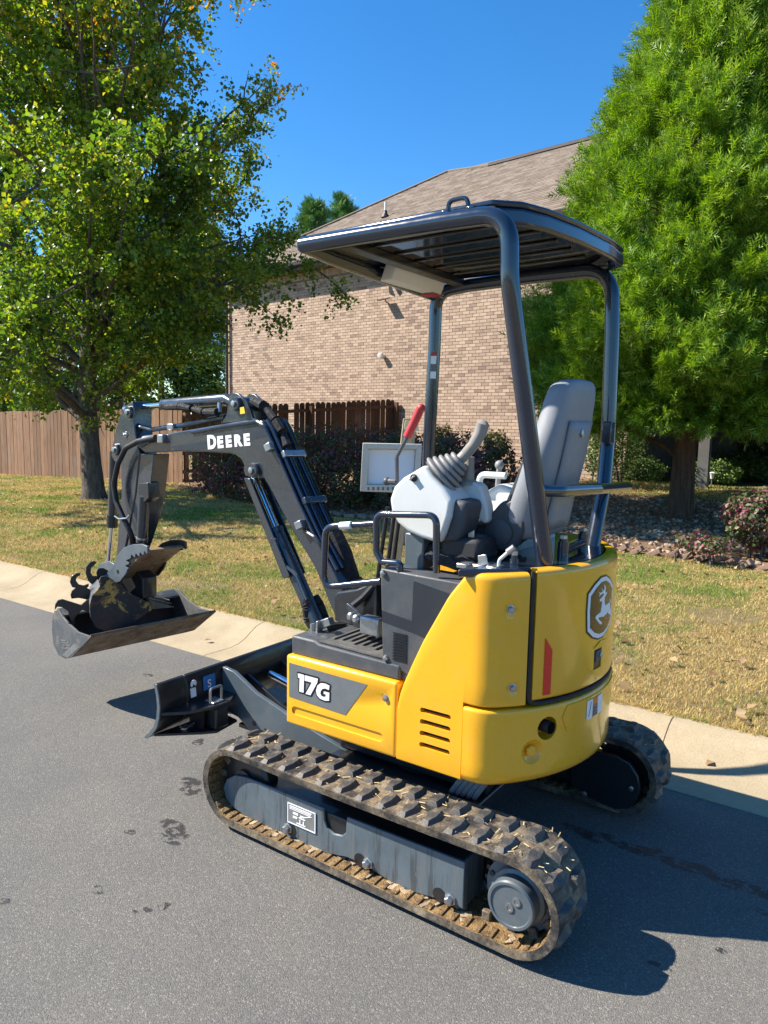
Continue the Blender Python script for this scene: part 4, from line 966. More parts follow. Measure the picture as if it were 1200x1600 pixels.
# panel line and latch on the back of the shell
def sx(z): return float(np.interp(z, [1.25, 1.40, 1.52, 1.60, 1.665, 1.73], [-.460, -.488, -.514, -.528, -.540, -.552]))
zs = np.linspace(1.27, 1.655, 12)
pn = [[(sx(z)-.001, .045+s*w, z+.005) for s, w in ((-1, .105), (-.5, .105), (0, .105), (.5, .105), (1, .105))] for z in zs]
bp_ = MB().grid(pn).build('manual_pocket_door', M['seat'], seat, smooth=60); sm = bp_.modifiers.new('t', 'SOLIDIFY'); sm.thickness = .008; sm.offset = 0
MB().lathe((sx(1.615)-.005, .03, 1.62), (-1, 0, .1), [(0, .016), (.006, .016), (.008, .011)], 16).build('pocket_latch', M['zinc'], seat)

# ---------------------------------------------------------------- canopy
can = MB().tube(fillet([(-.515, .25, 1.155), (-.437, .448, 2.08), (-.43, .455, 2.284), (-.20, .455, 2.288), (.400, .455, 2.286)], [0, .5, .17, .1, 0], 10), .0295, 18).build('canopy_frame', M['tube'], EX, smooth=60)
MB().tube(fillet([(-.50, -.25, 1.155), (-.495, -.37, 1.40), (-.478, -.44, 1.62), (-.468, -.45, 2.02), (-.455, -.45, 2.278), (-.10, -.45, 2.278), (.20, -.45, 2.270), (.37, -.45, 2.255), (.372, -.45, 2.0), (.39, -.45, 1.5), (.39, -.45, .80)], [0, .25, .3, .2, .16, .1, .1, .15, .2, .2, 0], 10), .0295, 18).build('canopy_post', M['tube'], can, smooth=60)
MB().tube(fillet([(.395, .46, 2.288), (.395, .30, 2.275), (.385, -.30, 2.25), (.37, -.44, 2.24)], .05), .030, 14).build('crossbar', M['tube'], can, smooth=60)
MB().tube(fillet([(-.492, .306, 1.43), (-.535, .20, 1.425), (-.56, -.10, 1.415), (-.55, -.50, 1.40)], .08), .021, 14).build('crossbar', M['tube'], can, smooth=60)
MB().tube(fillet([(-.215, .455, 2.31), (-.215, .455, 2.350), (-.285, .455, 2.352), (-.288, .455, 2.305)], .035, 8), .0075, 10).build('lifting_eye', M['tube'], can)
for x in (-.205, -.298): MB().span((x-.015, .445, 2.312), (x+.015, .465, 2.322)).build('eye_plate', M['tube'], can, bevel=.003)
def roof_out(ins=0):
    P = [(.41-ins, .43-ins), (.40-ins, -.43+ins), (-.36, -.470+ins), (-.46+ins*.6, -.455+ins), (-.515+ins, -.40+ins), (-.525+ins, -.24), (-.505+ins, .05), (-.470+ins, .25), (-.43+ins, .36-ins), (-.36, .43-ins)]
    return P
rz = lambda x: 2.304 if x < 0 else 2.304-.014*x/.41
rf = MB().slab([(x, y, rz(x)) for x, y in roof_out(.02)], (0, 0, .014)).build('roof_panel', M['roofpanel'], can, bevel=.004)
ro = [(x, y, rz(x)+.005) for x, y in roof_out(0)]
MB().slab([Vector(p)+Vector((0, 0, .012)) for p in ro], (0, 0, .022)).build('roof_top', M['tube'], can, bevel=.012, seg=3)
# rim behind and on the sides: a deep band
rim = [Vector((x, y, 2.270)) for x, y in roof_out(0)[2:]]; rim_i = [Vector((x, y, 2.270)) for x, y in roof_out(.028)[2:]]
MB().slab(rim+rim_i[::-1], (0, 0, .050)).build('roof_rim', M['tube'], can, bevel=.010, seg=3)
for k in range(5):
    y = .30-k*.145; MB().slab([(.20, y, rz(.2)-.001), (.20, y-.016, rz(.2)-.001), (-.40, y-.016, 2.303), (-.40, y, 2.303)], (0, 0, -.010)).build('roof_rib', M['roofpanel'], can, bevel=.003)
MB().slab([(.255, .42, 2.293), (.205, .42, 2.295), (.205, -.42, 2.295), (.255, -.42, 2.293)], (0, 0, -.030)).build('roof_beam', M['black'], can, bevel=.004)
MB().slab([(.40, .42, 2.30), (.30, .42, 2.30), (.30, .05, 2.297), (.40, .05, 2.29)], (0, 0, -.012)).build('roof_lip', M['roofpanel'], can, bevel=.003)
# pale box with a red band hung under the front of the roof
lb = MB().slab([(.33, .02, 2.30), (.27, .02, 2.30), (.27, -.38, 2.30), (.33, -.38, 2.30)], (.03, 0, -.075)).build('work_light_box', M['white_plastic'], can, bevel=.006)
MB().slab([(.298, -.30, 2.222), (.362, -.30, 2.222), (.362, -.375, 2.222), (.298, -.375, 2.222)], (0, 0, -.004)).build('red_band', M['red'], can, smooth=0)
# warning sticker on the far post
vd = Vector((CAM[0]-.375, CAM[1]+.45, 0)).normalized(); vs_ = Vector((-vd.y, vd.x, 0))
for (z0, z1, mt) in ((1.975, 1.960, 'red'), (1.959, 1.922, 'white'), (1.921, 1.888, 'greyp'), (1.887, 1.855, 'white')):
    c0 = Vector((.374, -.45, z0))+vd*.0302; c1 = Vector((.376, -.45, z1))+vd*.0302
    MB().slab([c0-vs_*.013, c0+vs_*.013, c1+vs_*.013, c1-vs_*.013], vd*.0018).build('post_label', M[mt], can, smooth=0)
MB().box((-.49, -.40, 1.62), (.04, .05, .09)).build('belt_bracket', M['tube'], can, bevel=.005)
# ---------------------------------------------------------------- boom, arm and attachments
BTH = R_(-7.0); bu = np.array([math.cos(BTH), math.sin(BTH), 0]); bn = np.array([-math.sin(BTH), math.cos(BTH), 0]); BO = np.array([.6, .09, 0])
def bo(px, off=0.0): return Vector(on_plane(px, BO+bn*off, bn))
BN = Vector(bn); HW = .066
def zoom(x0, y0, s): return lambda x, y: (x0+x*s, y0+y*s)
z7 = zoom(160, 600, .23333); z2 = zoom(300, 580, .3); z1 = zoom(60, 580, .3); zb_ = zoom(70, 840, .225)
bpts = [z7(*p) for p in ((228, 412), (250, 380), (300, 345), (420, 332), (520, 316), (800, 268), (960, 243), (1040, 240))] + [z2(*p) for p in ((365, 258), (392, 300), (430, 388), (560, 680), (650, 880), (745, 1060), (800, 1180), (800, 1270), (745, 1275), (715, 1205), (640, 1022), (500, 790), (405, 610), (375, 560))] + \
       [z7(*p) for p in ((1065, 625), (1035, 610), (1015, 622), (985, 628), (955, 612), (944, 580), (948, 545), (930, 505), (895, 478), (850, 463), (690, 453), (520, 450), (350, 458), (285, 460))]
boom = MB().slab([bo(p, HW) for p in bpts], -BN*2*HW).build('boom', M['charcoal'], EX, bevel=.006)
# two-tone band and lettering on the near face
band = [z7(*p) for p in ((455, 418), (560, 405), (1000, 325), (1098, 306), (1112, 345), (1010, 372), (700, 432), (600, 440), (480, 440))]
MB().slab([bo(p, HW+.0004) for p in band], BN*.0008).build('boom_band', M['bandp'], boom, smooth=0)
def lettering(px0, px1, txt, capx, mats, name, par, off, xs=1.0, offs=(.0042, .0016)):
    o = bo(px0, off); e = bo(px1, off)-o; ex = e.normalized(); ez = BN; ey = ez.cross(ex)
    if ey.z < 0: ey = -ey
    D = (o-Vector(CAM)).dot(Vector(_d)); size = capx*D/FPX/.70
    for m_, of, dz in zip(mats, offs, (.0006, .0014)): text_mesh(txt, size, M[m_], name, par, o+BN*dz, ex, ey, offset=of, xs=xs)
lettering((324.5, 700.8), (394, 694.2), 'D', 19.6, ('white',), 'boom_letter', boom, HW+.0012, xs=1.12, offs=(.0046,))
for px in ((340.0, 699.3), (353.0, 698.1), (366.4, 696.9), (381.2, 695.5)):
    i = [(340.0), (353.0), (366.4), (381.2)].index(px[0]); lettering(px, (px[0]+69.5, px[1]-6.6), 'EERE'[i], 16.6, ('white',), 'boom_letter', boom, HW+.0012, xs=1.28, offs=(.0042,))
# weld bead / edge pipe along the near edge of the boom, hoses on its back
edge = [bo(z2(*p), HW+.004) for p in ((0, 318), (180, 285), (340, 262), (378, 285), (425, 385), (560, 690), (690, 960))]
MB().tube(fillet(edge, .04), .0085, 10).build('edge_pipe', M['tube'], boom)
EE = [bo(z2(*q), HW) for q in ((372, 262), (400, 315), (432, 390), (560, 682), (650, 882), (735, 1045))]
bd = (EE[4]-EE[2]).normalized(); nb = bd.cross(BN).normalized()
if nb.z < 0: nb = -nb
for k, lat in enumerate((.016, .042, .068, .094, .118)):
    pts = [e-BN*lat+nb*(.014+.006*(k % 2)) for e in EE]; MB().tube(fillet(pts, .1), .0115, 10).build('boom_hose', M['tube'], boom)
sl = [bo(z2(*p), .03) for p in ((300, 185), (360, 215), (420, 290), (455, 350), (480, 420))]; sl = [p+Vector((-.02, 0, .03)) for p in sl]
sl = fillet(sl, .05, 6); MB().tube(sl, [.020+.007*math.sin(i*2.3) for i in range(len(sl))], 9).build('hose_sleeve', M['sleeve'], boom, smooth=30)
sl = [bo(z2(*p), -.02) for p in ((690, 870), (735, 980), (790, 1120), (830, 1190))]; sl = fillet([p+Vector((-.04, 0, .02)) for p in sl], .05, 5)
MB().tube(sl, [.050+.006*math.sin(i*1.9) for i in range(len(sl))], 10).build('hose_sleeve', M['sleeve'], boom, smooth=30)
for u_ in (.12, .62):
    c0 = EE[2].lerp(EE[4], u_); MB().slab([c0-bd*.016-BN*.004+nb*.004, c0+bd*.016-BN*.004+nb*.004, c0+bd*.016-BN*.004+nb*.034, c0-bd*.016-BN*.004+nb*.034], -BN*.128).build('hose_clamp', M['zinc'] if u_ < .3 else M['charcoal'], boom, bevel=.004)
for (p, r) in ((z2(405, 395), .024), (z2(565, 800), .024)):
    MB().box(bo(p, HW+.018), (.040, .036, .036), Matrix.Rotation(R_(25), 3, 'Y')).build('pipe_clamp', M['zinc'], boom, bevel=.004)
MB().tube(fillet([bo(z2(585, 830), HW+.01), bo(z2(640, 865), HW+.012), bo(z2(672, 905), HW+.01), bo(z2(700, 930), HW*.5)], .03), .010, 10).build('steel_elbow', M['charcoal'], boom)
# twin lugs carrying the stick cylinder
lugp = [z7(*p) for p in ((798, 262), (828, 210), (840, 150), (848, 85), (870, 58), (905, 62), (965, 120), (985, 165), (1005, 228), (1030, 245))]
for o_ in (0, .10): MB().slab([bo(p, HW-.004)-BN*o_ for p in lugp], -BN*.016).build('cylinder_lug', M['charcoal'], boom, bevel=.003)
def pin(px, r, o0, o1, name='pin', par=None, mt='charcoal'):
    q = bo(px, o1)-BN*(o1-o0); MB().lathe(q, BN, [(0, r), (o1-o0-.006, r), (o1-o0, r*.85)], 20).build(name, M[mt], par or EX, smooth=30)
    MB().lathe(bo(px, o1-.002), BN, [(0, r*.45), (.010, r*.45), (.012, r*.3)], 6).build('pin_bolt', M['zinc'], par or EX, smooth=30)
pin(z7(882, 132), .034, -HW, HW+.018, 'lug_pin', boom); pin(z7(1000, 578), .036, -HW, HW+.022, 'boom_pin', boom)
MB().slab([bo(z7(*p), HW+.0135) for p in ((922, 158), (948, 152), (956, 196), (924, 202))], BN*.001).build('warning_label', M['yellowp'], boom, smooth=0)
# stick cylinder
sc = MB().tube([bo(z7(880, 132), 0), bo(z7(835, 103), 0), bo(z7(418, 137), 0)], [.024, .030, .030], 18).build('stick_cylinder', M['charcoal'], EX, smooth=40)
MB().tube([bo(z7(420, 137), 0), bo(z7(150, 165), 0)], .016, 14).build('chrome_rod', M['chrome'], sc); MB().tube([bo(z7(425, 137), 0), bo(z7(412, 138), 0)], .031, 18).build('gland', M['charcoal'], sc)
sl = fillet([bo(z7(*p), .05) for p in ((430, 155), (520, 150), (600, 165), (680, 188), (770, 188))], .05, 6); MB().tube(sl, [.017+.005*math.sin(i*2.1) for i in range(len(sl))], 9).build('cylinder_hose_sleeve', M['sleeve'], sc, smooth=30)
MB().tube([bo(z7(785, 190), .04), bo(z7(785, 125), .035)], .011, 10).build('hose_fitting', M['zinc'], sc)
# pipes along the boom top
for k, off in enumerate((.030, .0)):
    pts = [bo(z7(*p), off) for p in ((205, 262), (262, 300), (330, 318), (420, 305), (520, 292), (820, 232))]; pts = [p+Vector((0, 0, .008+.004*k)) for p in pts]
    MB().tube(fillet(pts, .05), .0115, 10).build('boom_pipe', M['tube'], boom)
MB().box(bo(z7(480, 288), .03), (.05, .06, .035)).build('pipe_saddle', M['zinc'], boom, bevel=.005)
# boom cylinder with rod guard
bc = MB().tube([bo(z2(440, 830), 0), bo(z2(660, 1330), 0)], .034, 18).build('boom_cylinder', M['charcoal'], EX, smooth=40)
MB().tube([bo(z2(318, 535), 0), bo(z2(445, 835), 0)], .0165, 14).build('chrome_rod', M['chrome'], bc); MB().tube([bo(z2(436, 822), 0), bo(z2(446, 845), 0)], .0365, 18).build('gland', M['charcoal'], bc)
MB().tube(fillet([bo(z2(440, 885), .036), bo(z2(470, 1000), .040), bo(z2(545, 1060), .038), bo(z2(600, 1190), .036)], .05), .009, 9).build('cylinder_pipe', M['charcoal'], bc)
MB().box(bo(z2(437, 885), .03), (.035, .04, .035)).build('port_block', M['charcoal'], bc, bevel=.004)
gd = [z2(*p) for p in ((272, 560), (285, 548), (335, 560), (350, 640), (510, 1070), (500, 1082), (470, 1080))]
for o_ in (0, .092): MB().slab([bo(p, .050)-BN*o_ for p in (z2(272, 555), z2(300, 560), z2(508, 1066), z2(478, 1082))], -BN*.008).build('guard_side', M['charcoal'], bc, bevel=.002)
MB().slab([bo(z2(276, 560), .042), bo(z2(276, 560), .042)-BN*.084, bo(z2(480, 1080), .042)-BN*.084, bo(z2(480, 1080), .042)], (.008, 0, .002)).build('rod_guard', M['black'], bc)
sl = fillet([bo(z2(*p), .02) for p in ((585, 1190), (600, 1230), (605, 1290), (625, 1330))], .04); MB().tube(sl, [.022+.003*math.sin(i*2) for i in range(len(sl))], 9).build('hose_sleeve', M['sleeve'], bc)
sl = fillet([bo(z2(*p), -.04) for p in ((640, 1175), (665, 1220), (690, 1280), (705, 1330))], .04); MB().tube(sl, [.02+.003*math.sin(i*2) for i in range(len(sl))], 9).build('hose_sleeve', M['sleeve'], bc)
# swing post at the boom foot
MB().slab([bo(p, HW+.02) for p in cb], -BN*.20).build('swing_post', M['black'], EX, bevel=.008)
MB().slab([bo(zz4(*p), .20) for p in ((545, 455), (560, 450), (690, 560), (700, 660), (610, 650), (590, 600))], -BN*.012).build('swing_bracket', M['charcoal'], EX, bevel=.003)
for p in ((597, 562), (643, 582)): MB().lathe(bo(zz4(*p), .20), BN, [(0, .017), (.010, .017), (.018, .010)], 14).build( 'bracket_bolt', M['zinc'], EX)
MB().box(bo(zz4(775, 640), .18), (.09, .05, .07)).build('valve_block', M['zinc'], EX, bevel=.006)
MB().tube(fillet([bo(zz4(600, 480), .12), bo(zz4(700, 400), .10), bo(zz4(790, 300), .08)], .03), .014, 9).build('swing_hose', M['hose'], EX)
MB().slab([bo(zz4(*p), .24) for p in ((285, 610), (390, 575), (415, 640), (320, 680))], -BN*.03).build('foot_bracket', M['zinc'], EX, bevel=.003)
MB().slab([bo(zz4(*p), .26) for p in ((290, 605), (305, 605), (305, 740), (290, 740))], -BN*.03).build('foot_bracket_leg', M['zinc'], EX, bevel=.002)
MB().tube([bo(zz4(262, 625), .25), bo(zz4(268, 730), .25)], .010, 10).build('foot_pin', M['zinc'], EX)
for k in range(4): MB().slab([bo(zz4(370+10*k, 615+24*k), .22), bo(zz4(540+10*k, 610+24*k), .10), bo(zz4(560+10*k, 622+24*k), .10), bo(zz4(380+10*k, 632+24*k), .22)], (0, 0, -.006)).build('step_tread', M['black'], EX)

# stick
ap = [z1(*p) for p in ((487, 155), (455, 178), (425, 230), (400, 310), (385, 390), (378, 440), (395, 470), (428, 470), (432, 640), (415, 840), (402, 1000), (435, 1010), (470, 820), (505, 640), (526, 430), (505, 330), (497, 270), (498, 190))]
stick = MB().slab([bo(p, .056) for p in ap], -BN*.112).build('stick', M['charcoal'], EX, bevel=.006)
bx = [bo(z1(*p), .050) for p in ((520, 420), (605, 425), (590, 560), (520, 840), (470, 990), (430, 1000))]
MB().slab([bo(z1(*p), .050) for p in ((515, 430), (525, 470), (500, 640), (478, 830), (440, 1010), (470, 1010), (518, 880), (556, 760), (580, 640), (600, 432))], -BN*.10).build('stick_box', M['charcoal'], stick, bevel=.004)
pin(z1(463, 213), .036, -.06, .072, 'stick_pin', stick); pin(z1(396, 408), .036, -.06, .072, 'bucket_cylinder_pin', stick); pin(z1(452, 330), .018, -.06, .062, 'pivot_pin', stick, 'zinc')
bcy = MB().tube([bo(z1(393, 420), .012), bo(z1(384, 800), .012)], .026, 16).build('bucket_cylinder', M['charcoal'], EX, smooth=40)
MB().tube([bo(z1(384, 800), .012), bo(z1(364, 1010), .012)], .0145, 14).build('chrome_rod', M['chrome'], bcy); MB().tube([bo(z1(385, 750), .012), bo(z1(384, 812), .012)], .033, 16).build('gland', M['black'], bcy)
tc = MB().tube([bo(z1(552, 650), .055), bo(z1(538, 890), .055)], .032, 16).build('thumb_cylinder', M['charcoal'], EX, smooth=40)
MB().slab([bo(z1(*p), .075) for p in ((520, 585), (570, 580), (575, 660), (545, 690), (520, 660))], -BN*.07).build('thumb_bracket', M['black'], tc, bevel=.004)
MB().tube([bo(z1(580, 690), -.05), bo(z1(565, 890), -.05)], .016, 10).build('thumb_hose', M['hose'], tc); MB().tube([bo(z1(588, 690), -.05), bo(z1(590, 745), -.05)], .012, 10).build('hose_fitting', M['zinc'], tc)
MB().tube([bo(z1(540, 862), .055), bo(z1(539, 872), .055)], .034, 16).build('clamp_ring', M['zinc'], tc)
hp_ = fillet([bo(z1(*p), o) for p, o in (((610, 345), .09), ((520, 365), .095), ((455, 400), .10), ((415, 480), .10), ((392, 590), .10), ((405, 680), .10), ((445, 770), .095), ((485, 850), .08), ((490, 900), .05))], .08, 5)
MB().tube(hp_, .0155, 12).build('stick_hose', M['hose'], stick, smooth=60)
MB().tube([bo(z1(550, 352), .09), bo(z1(612, 345), .085)], .0165, 8).build('hose_fitting', M['white_plastic'] if False else M['zinc'], stick); MB().box(bo(z1(645, 352), .080), (.045, .035, .045)).build('pipe_block', M['zinc'], stick, bevel=.004)
MB().tube(fillet([bo(z1(398, 755), .10), bo(z1(420, 770), .115), bo(z1(465, 765), .10), bo(z1(470, 752), .08)], .02), .005, 8).build('hose_guide', M['zinc'], stick)
# thumb
def teeth(p0, p1, n, depth, flip=1):
    out = []; p0 = np.array(p0, float); p1 = np.array(p1, float); d = p1-p0; nn = np.array([-d[1], d[0]])/np.linalg.norm(d)*depth*flip
    for i in range(n): out += [tuple(p0+d*(i+.15)/n), tuple(p0+d*(i+.45)/n+nn), tuple(p0+d*(i+.6)/n+nn), tuple(p0+d*(i+.9)/n)]
    return out
th = [(345, 1062), (385, 1020), (410, 960), (445, 918), (490, 902), (535, 900), (566, 912), (568, 950)]+teeth((568, 952), (478, 975), 4, 16, 1)+teeth((474, 975), (465, 1030), 2, 14, 1)+[(455, 1055), (425, 1095), (405, 1102), (370, 1085)]
WT = Vector((math.sin(R_(-8.5)), -math.cos(R_(-8.5)), 0))
thumb = MB().slab([bo(z1(*p), .115) for p in th], WT*.014).build('thumb', M['frame'], EX, bevel=.002)
MB().slab([bo(z1(*p), .115) for p in th], WT*.014).build('thumb_plate', M['black'], thumb, bevel=.002).location = WT*.235
tb = [bo(z1(*p), .10) for p in ((480, 960), (560, 925), (575, 935), (480, 1015), (430, 1085), (420, 1070))]
MB().slab(tb, WT*.235).build('thumb_body', M['bucket_lip'], thumb, bevel=.004)
MB().lathe(bo(z1(413, 1043), .116), BN, [(-.002, .012), (.0012, .012)], 16).build('thumb_hole', M['blackp'], thumb)
MB().tube(fillet([bo(z1(470, 1130), 0), bo(z1(505, 1130), -.03), bo(z1(520, 1105), -.05), bo(z1(515, 1080), -.06)], .02), .010, 10).build('coupler_lock', M['yellowp'], thumb)
MB().slab([bo(z1(*p), .045) for p in ((300, 1040), (320, 1005), (365, 988), (395, 1005), (400, 1050), (370, 1085), (340, 1075)) ], -BN*.012).build('bucket_link', M['frame'], EX, bevel=.003)
MB().slab([bo(z1(*p), .03) for p in ((410, 1000), (470, 1000), (545, 1080), (545, 1185), (500, 1190), (430, 1110))], -BN*.09).build('coupler', M['black'], EX, bevel=.005)
# wide ditching bucket, carried by the coupler
WN = np.array([-WT.x, -WT.y, 0]); WO = np.array([2.38, .26, 0])
def wp(x, y): return Vector(on_plane(zb_(x, y), WO, WN))
WW = .79
outer = [(66, 508), (52, 560), (48, 640), (58, 740), (92, 815), (140, 842), (190, 828)]; lip = (322, 690)
sidep = [(66, 508), (92, 500), (118, 545), (160, 595), (225, 655), (322, 690), (190, 828), (140, 842), (92, 815), (58, 740), (48, 640), (52, 560)]
wb = MB().slab([wp(*p) for p in sidep], WT*.012).build('ditching_bucket', M['bucket_grey'], EX, bevel=.002)
MB().slab([wp(*p) for p in sidep], WT*.012).build('side_plate', M['bucket_grey'], wb, bevel=.002).location = WT*(WW-.012)
cen = wp(170, 640); rows = []
for q in (.012, WW-.012): rows.append([wp(*p)+WT*q for p in outer])
rin = [[p+(cen-(p-WT*q)).normalized()*.012 for p in r] for r, q in zip(rows, (.012, WW-.012))]
sh = MB()
for i in range(len(outer)-1):
    a, b, c_, d_ = rows[0][i], rows[0][i+1], rows[1][i+1], rows[1][i]; e, f, g_, h = rin[0][i], rin[0][i+1], rin[1][i+1], rin[1][i]
    sh.raw([a, b, c_, d_, e, f, g_, h], [(0, 1, 2, 3), (7, 6, 5, 4), (0, 4, 5, 1), (3, 2, 6, 7)])
sh.build('bucket_shell', M['bucket_dark'], wb, smooth=50)
heel, tip = wp(190, 828), wp(*lip); nf = (tip-heel).cross(WT).normalized()
MB().slab([heel+WT*.0125, tip+WT*.0005, tip+WT*(WW-.0005), heel+WT*(WW-.0125)], nf*.014 if nf.dot(cen-heel) > 0 else -nf*.014).build('cutting_edge', M['bucket_lip'], wb, bevel=.002)
mid = heel.lerp(tip, .55); MB().slab([wp(66, 508)+WT*.0125, wp(66, 508)+WT*(WW-.0125), wp(100, 560)+WT*(WW-.0125), wp(100, 560)+WT*.0125], (0, 0, .012)).build('torque_tube', M['bucket_grey'], wb, bevel=.003)
# small maker's mark cast on the side plate
mk = MB()
for (x0, y0, x1, y1) in ((112, 712, 150, 716), (122, 728, 168, 733), (128, 744, 176, 750), (120, 765, 160, 770), (150, 716, 128, 780), (168, 712, 150, 752)):
    a, b = wp(x0, y0), wp(x1, y1); d_ = (b-a).normalized(); u_ = d_.cross(-WT).normalized()*.004
    mk.slab([a-u_-WT*.0005, b-u_-WT*.0005, b+u_-WT*.0005, a+u_-WT*.0005], -WT*.0012)
mk.slab([wp(245, 760)-WT*.0005, wp(205, 735)-WT*.0005, wp(122, 815)-WT*.0005, wp(160, 835)-WT*.0005], -WT*.001)
mk.build('cast_mark', M['zinc'], wb, smooth=0)['kind'] = 'stuff'
# narrow digging bucket lying in the wide one
ND = np.array([-.86, .51, 0]); ND /= np.linalg.norm(ND); NO = np.array([2.10, .02, 0]); NV = Vector(ND)
def npx(x, y, o=0.0): return Vector(on_plane(zb_(x, y), NO+ND*o, ND))
dig = tag(empty('digging_bucket', tuple(npx(450, 640))), 'narrow worn black and yellow digging bucket lying inside the wide bucket', 'bucket')
npts = [(312, 470), (328, 405), (384, 340), (374, 300), (392, 270), (425, 266), (455, 282), (610, 400), (738, 458), (742, 505), (610, 598), (545, 640), (440, 656), (355, 625), (318, 560)]
side1 = MB().slab([npx(*p) for p in npts], -NV*.012).build('side_plate', M['bucket_worn'], dig, bevel=.002)
MB().slab([npx(*p)-NV*.238 for p in npts], -NV*.012).build('side_plate', M['bucket_worn'], dig, bevel=.002)
back = [(384, 340), (328, 405), (312, 470), (318, 560), (355, 625), (440, 656), (545, 640), (610, 598), (742, 505)]
cn = npx(480, 500); sh = MB()
for i in range(len(back)-1):
    q = []
    for o_ in (-.0125, -.2375):
        a, b = npx(*back[i])+NV*o_, npx(*back[i+1])+NV*o_; q += [a, b, a+(cn+NV*o_-a).normalized()*.01, b+(cn+NV*o_-b).normalized()*.01]
    sh.raw(q, [(0, 1, 5, 4), (2, 6, 7, 3), (0, 2, 3, 1), (4, 5, 7, 6)])
sh.build('curved_back', M['bucket_grey'], dig, smooth=50)
for k in range(3):
    o_ = -.03-k*.09; a, b = npx(735, 480)+NV*o_, npx(905, 492)+NV*o_
    up = Vector((0, 0, 1)); MB().raw([a+up*.022, a-up*.022, a+up*.022-NV*.045, a-up*.022-NV*.045, b, b-NV*.03], [(0, 1, 4), (2, 5, 3), (0, 4, 5, 2), (1, 3, 5, 4), (0, 2, 3, 1)]).build('tooth', M['bucket_lip'], dig)
hookA = [(330, 330), (300, 300), (284, 250), (288, 205), (312, 172), (345, 164), (362, 172), (345, 190), (322, 212), (318, 245), (335, 270), (365, 268), (392, 245), (420, 238), (418, 262), (395, 300), (390, 345), (340, 420), (300, 470), (285, 440)]
hookB = [(290, 430), (235, 420), (185, 425), (178, 400), (188, 372), (215, 350), (190, 345), (174, 310), (184, 270), (215, 250), (248, 248), (246, 262), (222, 275), (216, 300), (236, 328), (270, 335), (306, 322), (305, 340), (290, 352), (330, 370), (340, 420)]
hookC = [(68, 505), (72, 465), (90, 438), (122, 430), (170, 445), (250, 470), (300, 430), (330, 470), (300, 520), (260, 500), (205, 560), (215, 630), (195, 640), (175, 560), (160, 510), (120, 485), (88, 480)]
for hk, o_ in ((hookA, -.245), (hookB, -.16), (hookC, -.08)):
    MB().slab([npx(*p, o_) for p in hk], -NV*.018).build('hook_ear', M['black'], dig, bevel=.002)
# ---------------------------------------------------------------- plants
def mat_leaf(name, stops, rough=.5, transl=.35, nscale=.6, namp=.35, zramp=None, spec=.4):
    t = NT(name); f = t.math('FRACT', t.math('ADD', t.n('NewGeometry').outputs['Random Per Island'], 0.0)); P = t.n('NewGeometry').outputs['Position']
    nz = t.noise(nscale, 3, .6, vec=P); f2 = t.math('ADD', t.math('MULTIPLY', f, .75), t.mapr(nz, .3, .7, -namp+.12, namp+.12))
    if zramp:
        z = t.n('SeparateXYZ', i={0: P}).outputs[2]; f2 = t.math('ADD', f2, t.mapr(z, zramp[0], zramp[1], 0, zramp[2]))
    c = t.ramp(f2, stops)
    t.set(col=c, rough=rough, spec=spec)
    tr = t.n('BsdfTranslucent'); hs = t.n('HueSaturation', i={'Saturation': 1.1, 'Value': 1.35, 'Color': c}); t.t.links.new(hs.outputs[0], tr.inputs[0])
    mx = t.n('MixShader'); mx.inputs[0].default_value = transl; t.t.links.new(t.b.outputs[0], mx.inputs[1]); t.t.links.new(tr.outputs[0], mx.inputs[2]); t.t.links.new(mx.outputs[0], t.out.inputs[0])
    return t.m
def mat_bark(name, c0, c1, sc=(9, 9, 2.2)):
    t = NT(name); P = t.n('NewGeometry').outputs['Position']; mp = t.n('Mapping', i={'Vector': P, 'Scale': sc}).outputs[0]
    n = t.noise(2.2, 7, .7, vec=mp); n2 = t.noise(30, 4, .7, vec=P); c = t.mix(t.mapr(n, .35, .65, 0, 1), c0, c1); c = t.mix(.3, c, t.ramp(n2, [(.3, c0), (.7, c1)]))
    t.set(col=c, rough=.95, spec=.15, nrm=t.bump(t.math('ADD', n, t.math('MULTIPLY', n2, .3)), 1.0, .03)); return t.m
M['bark'] = mat_bark('maple_bark', (.055, .045, .038), (.19, .165, .14))
M['bark_red'] = mat_bark('cypress_bark', (.06, .035, .022), (.19, .115, .075), (10, 10, .8))
M['bark_pine'] = mat_bark('pine_bark', (.045, .035, .03), (.15, .11, .085))
M['maple_leaf'] = mat_leaf('maple_leaf', [(0, (.055, .115, .018)), (.40, (.11, .20, .026)), (.70, (.20, .29, .034)), (.86, (.38, .39, .045)), (.96, (.58, .42, .06)), (1, (.55, .22, .05))], .38, .50, .45, .15, (5.5, 10.5, .32), .5)
M['cypress_leaf'] = mat_leaf('cypress_spray', [(0, (.055, .120, .014)), (.35, (.135, .25, .024)), (.7, (.25, .39, .040)), (1, (.46, .55, .10))], .5, .36, 1.3, .16)
M['hedge_leaf'] = mat_leaf('loropetalum_leaf', [(0, (.045, .085, .028)), (.42, (.08, .13, .04)), (.58, (.13, .075, .062)), (.8, (.20, .055, .095)), (1, (.30, .12, .14))], .5, .35, 1.1, .30)
M['fringe_leaf'] = mat_leaf('pink_fringe_leaf', [(0, (0.031, 0.062, 0.018)), (.35, (0.075, 0.125, 0.031)), (.55, (0.200, 0.163, 0.075)), (.75, (0.17, 0.044, 0.080)), (1, (0.40, 0.07, 0.17))], .5, .25, 3.0, .22)
M['box_leaf'] = mat_leaf('boxwood_leaf', [(0, (0.031, 0.068, 0.017)), (.5, (0.085, 0.153, 0.031)), (1, (0.238, 0.323, 0.076))], .45, .2, 2.0, .15)
